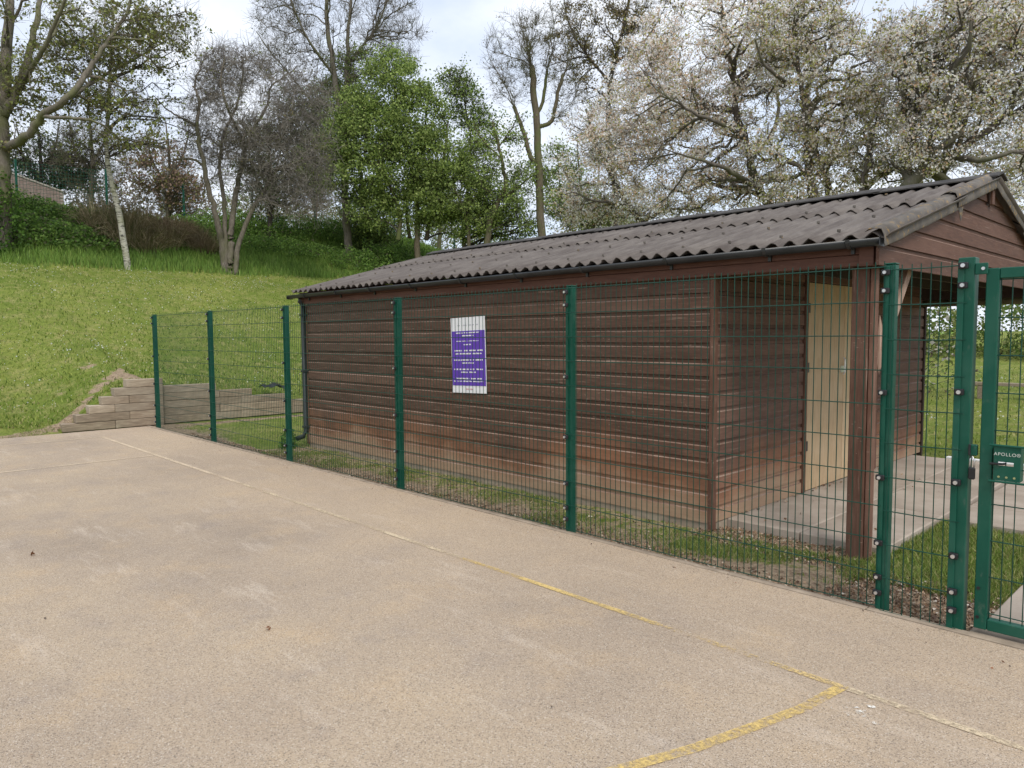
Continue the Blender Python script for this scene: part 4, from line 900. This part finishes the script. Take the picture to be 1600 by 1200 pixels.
# T6 leaning thin tree
v0, D = base_v(757, -24.5)
tree('leaning_tree', 'thin leaning tree with sparse fresh leaves just beyond the shed ridge', D,
     [([(757, v0), (762, 365), (768, 340), (780, 312), (790, 290), (784, 250), (776, 215), (770, 190)], .15, .04), ([(782, 308), (800, 300), (825, 280), (850, 265)], .06, .02), ([(784, 250), (760, 225), (745, 205), (740, 195)], .05, .015), ([(779, 230), (800, 200), (812, 175)], .04, .015), ([(733, 392, .5), (731, 350, .5), (722, 320, .5), (708, 290, .5)], .09, .03)],
     [(790, 230, 45, 60, 1.5), (745, 240, 35, 60, 1), (755, 320, 50, 35, 1.3), (830, 300, 40, 60, 1.4), (790, 290, 45, 30, 1)],
     [(30, .022, 6, .3), (240, .010, 5, .2)], (M_bgreen, M_bdark), (8500, .10, HAW, [.3, .3, .2, .15, .05], .2, .15, M_leaf, 2), [(1600, .4, .006, .1, 1)])
# T7 pollarded trunk
v0, D = base_v(847, -22.5)
tree('pollarded_tree', 'thick upright pollarded trunk with cut stubs and thin regrowth', D,
     [([(847, v0), (846, 370), (844, 315), (841, 245), (838, 190), (833, 130), (831, 103)], .19, .13), ([(840, 255), (829, 245), (820, 212), (810, 185), (803, 166)], .11, .08), ([(841, 198), (850, 196), (862, 189), (868, 165), (873, 140), (881, 116)], .10, .075), ([(838, 180), (848, 160), (852, 130), (855, 110)], .08, .06)],
     [(810, 80, 60, 60, 2), (855, 55, 60, 60, 2), (885, 140, 35, 60, 1), (800, 130, 35, 40, 1)],
     [(60, .016, 6, .3), (450, .008, 5, .1)], (M_bgreen, M_bgrey), (900, .08, [(.20, .16, .10), (.3, .24, .18), (.12, .14, .04)], None, .3, .1, M_leaf, 2), [(4200, .45, .0055, .3, 1)])
# cherries
BL = [(.95, .88, .83), (.94, .81, .75), (.95, .93, .89), (.62, .43, .28), (.42, .42, .14), (.78, .62, .50)]
def cherry(label, ub, D, limbs, cr, nl, p, lv=None, mat=M_bcherry, tw=5200, size=.058):
    return tree('cherry_tree', label, D, limbs, cr, lv or [(80, .052, 8, .2), (420, .022, 6, .1), (1300, .009, 5, 0)], (mat, mat), (int(nl*1.05), size, BL, p, .18, .075, M_petal, 2), [(int(tw*.6), .38, .005, .1, 2)], group='cherry trees behind the shed', wob=.045)
cherry('blossoming cherry with dark left leaning trunk, directly above the middle of the shed roof', 1205, 17.5,
       [([(1215, 400), (1205, 330), (1184, 291), (1168, 236), (1151, 176), (1149, 139), (1138, 79), (1125, 0)], .15, .04),
        ([(1184, 291), (1160, 280, -.8), (1130, 262, -1.2), (1095, 250, -1.4), (1060, 240, -1.5)], .07, .02), ([(1162, 215), (1130, 195, -1), (1090, 180, -1.2), (1040, 150, -1.3)], .06, .02), ([(1151, 176), (1100, 160, 1), (1060, 110, 1.5), (1010, 60, 2)], .06, .02), ([(1172, 250), (1210, 200, 1), (1215, 140, 1.3), (1200, 60, 1.5)], .07, .02)],
       [(1100, 100, 130, 110, 4), (1010, 160, 90, 90, 2.5), (1080, 220, 120, 70, 2), (1180, 60, 90, 110, 2), (960, 230, 70, 60, 1), (1150, 285, 100, 50, 1.4), (1040, 300, 90, 40, 1)], 44000, [.23, .27, .12, .14, .15, .09])
cherry('blossoming cherry with three crowded stems above the right half of the roof', 1280, 16.0,
       [([(1276, 400), (1272, 320), (1266, 277), (1261, 231), (1260, 194), (1250, 120), (1240, 40)], .13, .04),
        ([(1298, 400, .4), (1296, 310, .4), (1288, 268, .4), (1269, 218, .3), (1262, 140, .8), (1285, 90, 1), (1320, 50, 1)], .11, .03),
        ([(1335, 400, .6), (1350, 305, .6), (1373, 277, .4), (1406, 259, 0), (1438, 231, -.2), (1475, 203, -.4)], .10, .03),
        ([(1232, 130, 0), (1218, 122, -.5), (1195, 100, -.8), (1180, 65, -1)], .05, .02), ([(1340, 400, -.4), (1345, 300, -.4), (1352, 260, -.5), (1358, 220, -.8)], .07, .02)],
       [(1290, 110, 120, 110, 3.5), (1240, 40, 90, 70, 2), (1340, 200, 100, 80, 2.4), (1250, 230, 80, 60, 1.2), (1400, 120, 70, 90, 1.5), (1400, 265, 90, 40, 1), (1260, 295, 90, 35, 1)], 38000, [.24, .08, .20, .10, .34, .04])
cherry('blossoming cherry with a thick leaning trunk behind the apex of the gable', 1400, 14.5,
       [([(1395, 420), (1405, 320), (1420, 290), (1447, 263), (1475, 256), (1510, 225), (1560, 190), (1620, 120)], .16, .05),
        ([(1420, 292), (1415, 230, .5), (1440, 150, .8), (1470, 60, 1), (1480, -20, 1)], .09, .03), ([(1490, 245), (1540, 250, -.8), (1590, 235, -1), (1650, 240, -1)], .06, .02), ([(1475, 256), (1500, 170, .8), (1530, 100, 1), (1560, 20, 1.4)], .08, .03)],
       [(1480, 90, 100, 110, 3), (1570, 150, 90, 120, 3), (1560, 30, 90, 60, 2), (1580, 300, 80, 80, 1.6), (1450, 220, 70, 60, 1.2)], 38000, [.25, .08, .27, .10, .26, .04])
cherry('low blossoming cherry with white flowers at the left end of the cherries', 1000, 19.5,
       [([(1010, 400), (1000, 352), (981, 319), (952, 268), (930, 220), (915, 170)], .10, .03), ([(1000, 352), (1025, 335), (1060, 325), (1100, 330)], .06, .02), ([(981, 319), (960, 318, -.8), (925, 312, -1), (895, 300, -1)], .04, .015)],
       [(930, 230, 70, 60, 2), (960, 320, 90, 40, 2), (1040, 320, 80, 30, 1.4), (900, 320, 40, 45, 1)], 13000, [.24, .12, .26, .12, .22, .04], lv=[(40, .022, 6, .2), (380, .010, 5, 0)], tw=2600)
v0, D = base_v(960, -21)
tree('maple_tree', 'tall thin tree with olive flower tufts behind the left cherry', D,
     [([(965, v0), (962, 300), (950, 200), (955, 120), (975, 40), (990, -40)], .16, .05), ([(955, 130), (920, 90), (890, 40), (880, -10)], .07, .02), ([(960, 100), (1010, 60, 1), (1040, 10, 1)], .06, .02)],
     [(940, 50, 80, 60, 3), (880, 70, 40, 60, 1), (1020, 30, 60, 60, 1.5), (930, 150, 60, 50, 1)],
     [(50, .028, 7, .3), (380, .012, 5, .1)], (M_bdark, M_bdark), (7000, .10, [(.19, .17, .045), (.24, .19, .07), (.30, .24, .17)], None, .2, .11, M_leaf, 1), [(3600, .45, .006, .3, 1)])
# background trees beyond the crest
BGT = [(60, -42, 'dark evergreen tree beyond the far fence at the left', [(60, 255, 55, 45, 2), (110, 265, 40, 30, 1)], 5000, [(.05, .075, .035), (.08, .11, .05), (.14, .16, .08)], M_bdark, 180),
       (140, -40, 'pale bare tree behind the birch, beyond the brick wall', [(140, 245, 60, 60, 2)], 400, OLIVE, M_bhaw, 150),
       (262, -38, 'reddish brown budding bush tree behind the dry pampas clump', [(250, 270, 55, 55, 2), (285, 300, 40, 40, 1)], 5000, [(.28, .19, .14), (.38, .26, .20), (.24, .23, .08)], M_bhaw, 190),
       (420, -34, 'dark ivy covered trunk behind the bare thorn tree', [(430, 290, 45, 50, 1.5), (470, 200, 50, 60, 1.5), (400, 230, 50, 50, 1)], 7000, [(.07, .11, .035), (.11, .16, .05)], M_bdark, 200),
       (490, -38, 'pale orange barked tree beyond the crest between trunks', [(480, 300, 50, 45, 1), (500, 260, 40, 40, 1)], 700, OLIVE, M_raw, 230),
       (685, -36, 'thin leafless tree beyond the crest behind the hawthorn', [(700, 330, 50, 50, 1), (680, 280, 50, 60, 1)], 900, HAW[:4], M_bgrey, 230),
       (905, -26, 'green leafy thicket tree behind the low white cherry', [(900, 330, 60, 45, 1.5), (960, 345, 50, 30, 1), (870, 270, 40, 50, .8)], 9000, HAW[:4], M_bgreen, 220)]
for u, Xb, lab, cr, nl, cols, mt, vt in BGT:
    v0, D = base_v(u, Xb); tree('background_tree', lab, D, [([(u, v0), (u+4, (v0+vt)/2), (u-3, vt)], .14, .03), ([(u+3, (v0+vt)/2+10), (u+25, (v0+vt)/2-30, .5), (u+35, vt, .7)], .08, .02), ([(u, (v0+vt)/2+20), (u-25, (v0+vt)/2-20, -.5), (u-35, vt+10, -.7)], .07, .02)], cr,
        [(40, .025, 6, .2), (450, .012, 5, .1)], (mt, mt), (nl, .13, cols, None, .2, .16, M_leaf, 1), [(3000, .5, .007, .25, 1)], group='trees beyond the crest of the bank')

# ------------------------------------------------------------------ shrubs
def bush(label, pts3, nl, size, cols, p=None, name='bush', flat=0.2, mt=None, stems=True):
    """pts3: list of (x, y, radius, height) mounds standing on the ground"""
    c0 = pts3[0]; r_ = empty(name, (c0[0], c0[1], float(H(c0[0], c0[1])))); tag(r_, label, 'bush'); w = np.array([q[2]*q[3] for q in pts3]); w = w/w.sum(); q = rng.choice(len(pts3), nl, p=w); A_ = np.array(pts3)[q]
    d = unit(rng.normal(size=(nl, 3))); d[:, 2] = abs(d[:, 2]); rr = (.62+.38*rng.random(nl)**.5)
    lump = 1+.22*np.sin(d[:, 0]*5+A_[:, 0]*3)*np.sin(d[:, 1]*6+A_[:, 1])+.12*np.sin(d[:, 2]*11+d[:, 0]*7)
    x = A_[:, 0]+d[:, 0]*A_[:, 2]*rr*lump; y = A_[:, 1]+d[:, 1]*A_[:, 2]*rr*lump; z = H(x, y)*.6+.4*H(A_[:, 0], A_[:, 1])+d[:, 2]*A_[:, 3]*rr*lump+rng.normal(0, .04, nl)
    o = quads('foliage', np.column_stack([x, y, z]), rng.uniform(size*.6, size*1.3, nl), pal(nl, cols, p, .22), mt or M_leaf, flat, r_); o['kind'] = 'stuff'
    if stems:
        n_ = 160; q = rng.integers(0, nl, n_); e_ = np.column_stack([x, y, z])[q]; b_ = np.column_stack([A_[q, 0], A_[q, 1], H(A_[q, 0], A_[q, 1])]); P = np.stack([b_, b_*.5+e_*.5+rng.normal(0, .08, (n_, 3)), e_], 1)
        v_, f_ = tubes(P, .012*np.array([[1, .7, .35]])*np.ones((n_, 1)), 3); o = link('stems', npmesh('stems', v_, f_, 4), M_bdark, r_); o['kind'] = 'stuff'
    return r_
def gpos(u, X_): phi = psi+math.atan((u-800)/FPX); return X_, -X_*math.tan(phi)
def mounds(lst): return [(*gpos(u, X_), r, h) for u, X_, r, h in lst]
BR = [(.13, .23, .045), (.19, .31, .065), (.08, .15, .035), (.26, .38, .09), (.15, .15, .08)]
bush('green bramble bank climbing to the brick wall at the far left', mounds([(-25, -33.5, 1.6, 1.2), (15, -33, 1.5, 1.3), (50, -33.5, 1.4, 1.1), (85, -33, 1.3, .9), (115, -33.5, 1.2, .8), (145, -33, 1.2, .7), (30, -31.3, 1.4, 1.0), (90, -31.2, 1.4, .8), (-15, -31, 1.3, .8), (135, -31.3, 1.3, .7), (170, -32.2, 1.1, .7)]), 34000, .11, BR, [.3, .22, .28, .08, .12])
bush('light green leafy branch hanging at the left edge above the brambles', mounds([(8, -29.8, .8, 3.0), (-10, -29.8, .8, 2.6)]), 2600, .12, [(.09, .18, .03), (.13, .23, .04), (.05, .10, .02)])
bush('low green undergrowth below the bare thorn tree', mounds([(300, -34, 1.2, .7), (340, -35, 1.4, .9), (390, -35, 1.4, 1.1), (430, -34.5, 1.5, 1.1), (475, -35, 1.5, 1.0), (520, -34.5, 1.5, 1.1), (450, -32, 1.4, .6), (500, -31.5, 1.4, .6), (400, -32.5, 1.3, .6), (550, -33.5, 1.4, 1.2), (250, -32.2, 1.1, .4), (210, -32, 1.0, .4)]), 24000, .10, BR, [.35, .28, .2, .12, .05])
bush('bright green bushes between the hawthorn trunks and the shed roof', mounds([(560, -29.5, 1.2, .9), (600, -29.5, 1.3, 1.2), (640, -29.5, 1.3, 1.2), (680, -28.3, 1.3, 1.2), (720, -26.5, 1.3, .9), (760, -25.5, 1.2, .9), (800, -24.5, 1.2, 1.1)]), 17000, .10, BR, [.3, .28, .22, .15, .05])
bush('dark green holly bush beside the pollarded trunk', mounds([(800, -25.5, 1.2, 2.3), (830, -25, 1.1, 2.6), (870, -24, 1.2, 2.4)]), 9000, .10, [(.018, .035, .014), (.03, .055, .02), (.06, .09, .03)])
bush('green hedge bush seen through the porch opening', [(-9.8, 33, 2.0, 2.3), (-12, 34, 2.2, 2.6), (-5.0, 33, 2.2, 2.4), (-2.6, 34, 1.8, 1.9), (-7.5, 34, 2.2, 2.6), (-.9, 35.5, 1.3, 1.2)], 9000, .16, [(.09, .15, .035), (.16, .22, .05), (.22, .24, .08)])
bush('tawny leafless bush behind the wooden fence at the far right', [(2.2, 46, 2.6, 3.6), (5.5, 47, 3, 3.8), (9, 47, 3, 3.5), (-1.5, 46, 2.2, 3.2)], 7000, .16, [(.24, .15, .10), (.34, .23, .16), (.14, .12, .06)])
bush('small weed tuft at the foot of the black downpipe', [(-10.35, 5.22, .14, .26), (-10.2, 5.15, .12, .18)], 420, .05, [(.09, .18, .03), (.15, .26, .05)], stems=False)
FARC = [(.30, .27, .20), (.26, .28, .13), (.18, .26, .08), (.40, .36, .28)]
bush('hazy tangle of distant bare and budding bushes beyond the crest, behind the thorn tree', mounds([(360, -44, 2.2, 3.0), (410, -44, 2.4, 3.4), (455, -45, 2.4, 2.8), (505, -45, 2.4, 3.2), (550, -45, 2.4, 3.4)]), 9000, .16, FARC)
bush('distant leafy bushes beyond the crest, behind the hawthorn trunks', mounds([(600, -42, 2.4, 3.6), (650, -42, 2.4, 3.0), (705, -41, 2.4, 3.2), (755, -40, 2.4, 3.6), (800, -38, 2.4, 3.8)]), 9500, .16, FARC, [.15, .25, .4, .2])
bush('grey bare bushes beyond the crest fence at the left', mounds([(130, -44, 2.2, 3.4), (180, -44, 2.2, 3.0), (235, -44, 2.4, 3.4), (300, -44, 2.4, 3.0)]), 7500, .15, [(.26, .22, .19), (.34, .30, .27), (.18, .17, .12)])
bush('green and white flecked thicket behind the shed roof under the cherries', [(-13, 19.5, 1.8, 2.8), (-11, 19.5, 1.8, 3.0), (-8.5, 19.5, 1.8, 3.2), (-6.5, 19, 1.8, 3.2), (-15.5, 20, 1.8, 2.6)], 9000, .10, [(.14, .20, .05), (.22, .25, .08), (.6, .56, .5), (.20, .16, .11)], [.35, .3, .12, .23])
# dry pampas clumps: fountains of long blades
def pampas(label, u, X_, rad, hgt, n_, cols):
    cx, cy = gpos(u, X_); a = rng.uniform(0, 6.283, n_); r0 = rng.random(n_)**.5*.55*rad; e = rng.random(n_)**.7*rad; sc_ = rng.integers(0, 7, n_); so_ = rng.normal(0, .42*rad, (7, 2)); sh_ = rng.uniform(.55, 1.1, 7); hh_ = hgt*rng.uniform(.35, 1.05, n_)*(1-.25*e/rad)
    d = np.stack([np.cos(a), np.sin(a), 0*a], -1); r0 = r0*.5; e = e*.7; hh_ = hh_*sh_[sc_]; b_ = np.column_stack([cx+so_[sc_, 0]+d[:, 0]*r0, cy+so_[sc_, 1]+d[:, 1]*r0]); b_ = np.column_stack([b_, H(b_[:, 0], b_[:, 1])]); up_ = np.array([0, 0, 1.])
    j = rng.normal(0, .06, (4, n_, 3)); dr = rng.uniform(.45, 1.02, n_)
    P = np.stack([b_, b_+d*(e*.25)[:, None]+up_*(hh_*.55)[:, None]+j[1], b_+d*(e*.6)[:, None]+up_*(hh_*.88)[:, None]+j[2], b_+d*(e*1.05)[:, None]+up_*(hh_*dr)[:, None]+j[3]], 1)
    v_, f_ = tubes(P, .011*np.array([[1, .8, .5, .2]])*np.ones((n_, 1)), 3); tn = np.repeat(pal(n_, cols, None, .3), 9, 0)
    me_ = npmesh('ornamental_grass', v_, f_, 4, False, tn); o = link('ornamental_grass', me_, M_leaf); tag(o, label, 'grass clump')
PC = [(.42, .34, .20), (.30, .26, .12), (.18, .20, .07), (.55, .46, .30)]
pampas('large spiky clump of dry olive grass beside the birch trunk', 222, -31.2, 1.6, 1.9, 1800, PC)
pampas('dry brown grass clump to the left of the bare thorn tree', 262, -32, 1.5, 1.3, 1500, [(.36, .27, .17), (.24, .17, .10), (.48, .38, .26)])
pampas('dry brown grass clump partly hidden behind the thorn stems', 305, -31.8, 1.3, 1.2, 1100, [(.36, .28, .17), (.24, .19, .10), (.46, .38, .24)])
# far fence on the crest, lamp pole, brick wall
ff = tag(empty('crest_fence', (*gpos(200, -37), 6.2)), 'dark green mesh fence along the crest of the bank beyond the trees', 'fence')
us = [-60, 40, 178, 296, 402, 498, 560, 620, 712]; prev = None
for u in us:
    x_, y_ = gpos(u, -36.5); z_ = float(H(x_, y_)); MB().box(x_-.04, x_+.04, y_-.04, y_+.04, z_-.2, z_+(1.7 if u > 620 else 2.0)).build('post', M_green, ff)
    if prev is not None:
        mb = MB(); (xa, ya, za) = prev; L_ = math.hypot(x_-xa, y_-ya)
        for k in range(13):
            a_, b_ = (xa, ya, za+.1+.15*k), (x_, y_, z_+.1+.15*k)
            if u <= 190: mb.tube([a_, b_], .006, 3)
        if u <= 190:
            for k in range(int(L_/.12)): f = k*.12/L_; mb.tube([(xa+(x_-xa)*f, ya+(y_-ya)*f, za+(z_-za)*f), (xa+(x_-xa)*f, ya+(y_-ya)*f, za+(z_-za)*f+1.9)], .006, 3)
            mb.build('wire_mesh', M_green, ff)['kind'] = 'stuff'
    prev = (x_, y_, z_)
lx, ly = gpos(267, -38); lz = float(H(lx, ly)); lamp = tag(empty('lamp_post', (lx, ly, lz)), 'pale grey lamp post standing behind the dry grass clumps', 'lamp post')
MB().tube([(lx, ly, lz-.1), (lx, ly, lz+3.6)], .09, 8, .06).build('pole', simple('pale_grey_paint', (.42, .43, .44), (.55, .56, .57), 3), lamp)
MB().box(lx-.12, lx+.12, ly-.35, ly+.1, lz+3.61, lz+3.72, .02).build('lamp_head', M_gutter, lamp)
# brick wall at the far left: sloping top
M_bk = simple('faded_brick', (.22, .155, .135), (.33, .255, .23), 6); M_mort = simple('mortar', (.33, .29, .26), (.42, .38, .34), 8)
bwl = tag(empty('brick_wall', (*gpos(60, -39), 6.3)), 'pinkish grey brick boundary wall behind the bramble bank at the left', 'wall')
xa, ya = gpos(-40, -39.5); xb, yb = gpos(112, -39.5); za = float(H(xa, (ya+yb)/2))+.1; Lw = yb-ya
def topz(f): return za+1.75-.75*max(0, (f-.3)/.7)
MB().add([(xa-.2, ya, za-.4), (xa-.2, yb, za-.4), (xa-.2, yb, topz(1)-.05), (xa-.2, ya+Lw*.3, topz(.3)-.05), (xa-.2, ya, topz(0)-.05), (xa-.01, ya, za-.4), (xa-.01, yb, za-.4), (xa-.01, yb, topz(1)-.05), (xa-.01, ya+Lw*.3, topz(.3)-.05), (xa-.01, ya, topz(0)-.05)], [(0, 1, 2, 3, 4), (9, 8, 7, 6, 5), (0, 5, 6, 1), (1, 6, 7, 2), (2, 7, 8, 3), (3, 8, 9, 4)]).build('mortar_core', M_mort, bwl)
mb = MB(); zc = za; r_ = 0
while zc < topz(0)-.08:
    yy = ya+(r_ % 2)*.11
    while yy < yb-.2:
        if zc+.07 < topz((yy-ya)/Lw): mb.box(xa-.011, xa+.006+rng.uniform(-.002, .002), yy, yy+.215, zc, zc+.065)
        yy += .225
    zc += .075; r_ += 1
mb.build('bricks', M_bk, bwl)['kind'] = 'stuff'
n_ = 14
for i in range(n_):
    f0, f1 = i/n_, (i+1)/n_; MB().add([(xa+dx_, ya+Lw*f, topz(f)-.04+dz) for f in (f0, f1-.004) for dx_, dz in ((-.24, 0), (.04, 0), (.04, .07), (-.24, .07))], [(0, 1, 2, 3), (7, 6, 5, 4), (0, 4, 5, 1), (1, 5, 6, 2), (2, 6, 7, 3), (3, 7, 4, 0)]).build('coping_stone', M_mort, bwl)
# far building and timber fence seen through the gate
fb = tag(empty('house', (6, 60, 0)), 'distant low building with a pale blue grey roof seen through the gate mesh', 'house')
gz = float(H(6, 46))
MB().box(.5, 16, 58, 66, gz-1, gz+1.2).build('wall', simple('red_brick_far', (.24, .12, .09), (.33, .18, .14), 4), fb)
MB().add([(0, 57.4, gz+1.2), (16.5, 57.4, gz+1.2), (16.5, 62, gz+2.0), (0, 62, gz+2.0), (0, 66.6, gz+1.2), (16.5, 66.6, gz+1.2)], [(0, 1, 2, 3), (3, 2, 5, 4), (0, 3, 4), (1, 5, 2), (0, 4, 5, 1)]).build('roof', simple('pale_sheet_roof', (.40, .46, .52), (.52, .58, .63), 3), fb)
tf = tag(empty('timber_fence', (4, 44, gz)), 'weathered grey close board fence at the far edge of the lawn', 'fence')
M_tf = simple('grey_fence_board', (.16, .125, .10), (.27, .22, .18), 5); pb = None
for k in range(90):
    x_ = -1.2+k*.155; z_ = float(H(x_, 44)); o = MB().box(0, .15, 0, .02, 0, 1.35, .004).build('board', M_tf, tf, loc=(x_-4, rng.uniform(-.006, .006), z_-.05-gz)) if pb is None else pb.copy()
    if pb is None: pb = o
    else: COL.objects.link(o); o.location = (x_-4, rng.uniform(-.006, .006), z_-.05-gz+rng.uniform(-.02, .02))
# low rail and pale board on the lawn beyond the porch
px_, py_ = (-4.3, 18.0)
lr = tag(empty('low_rail', (px_, py_, float(H(px_, py_)))), 'low timber trip rail on short posts standing on the lawn beyond the porch', 'rail'); z_ = float(H(px_, py_))
for k in range(4): MB().box(px_+k*.85-.05, px_+k*.85+.05, py_-.05, py_+.05, z_-.1, z_+.28, .006).build('post', M_sleeper, lr)
MB().box(px_-.25, px_+3.0, py_-.06, py_+.06, z_+.282, z_+.35, .006).build('rail', M_sleeper, lr)
wb = MB().box(-2.9, -1.6, 10.62, 10.72, -.04, .03, .004).build('kerb_stone', M_white); tag(wb, 'white painted kerb stone lying at the rear edge of the porch paving', 'kerb')
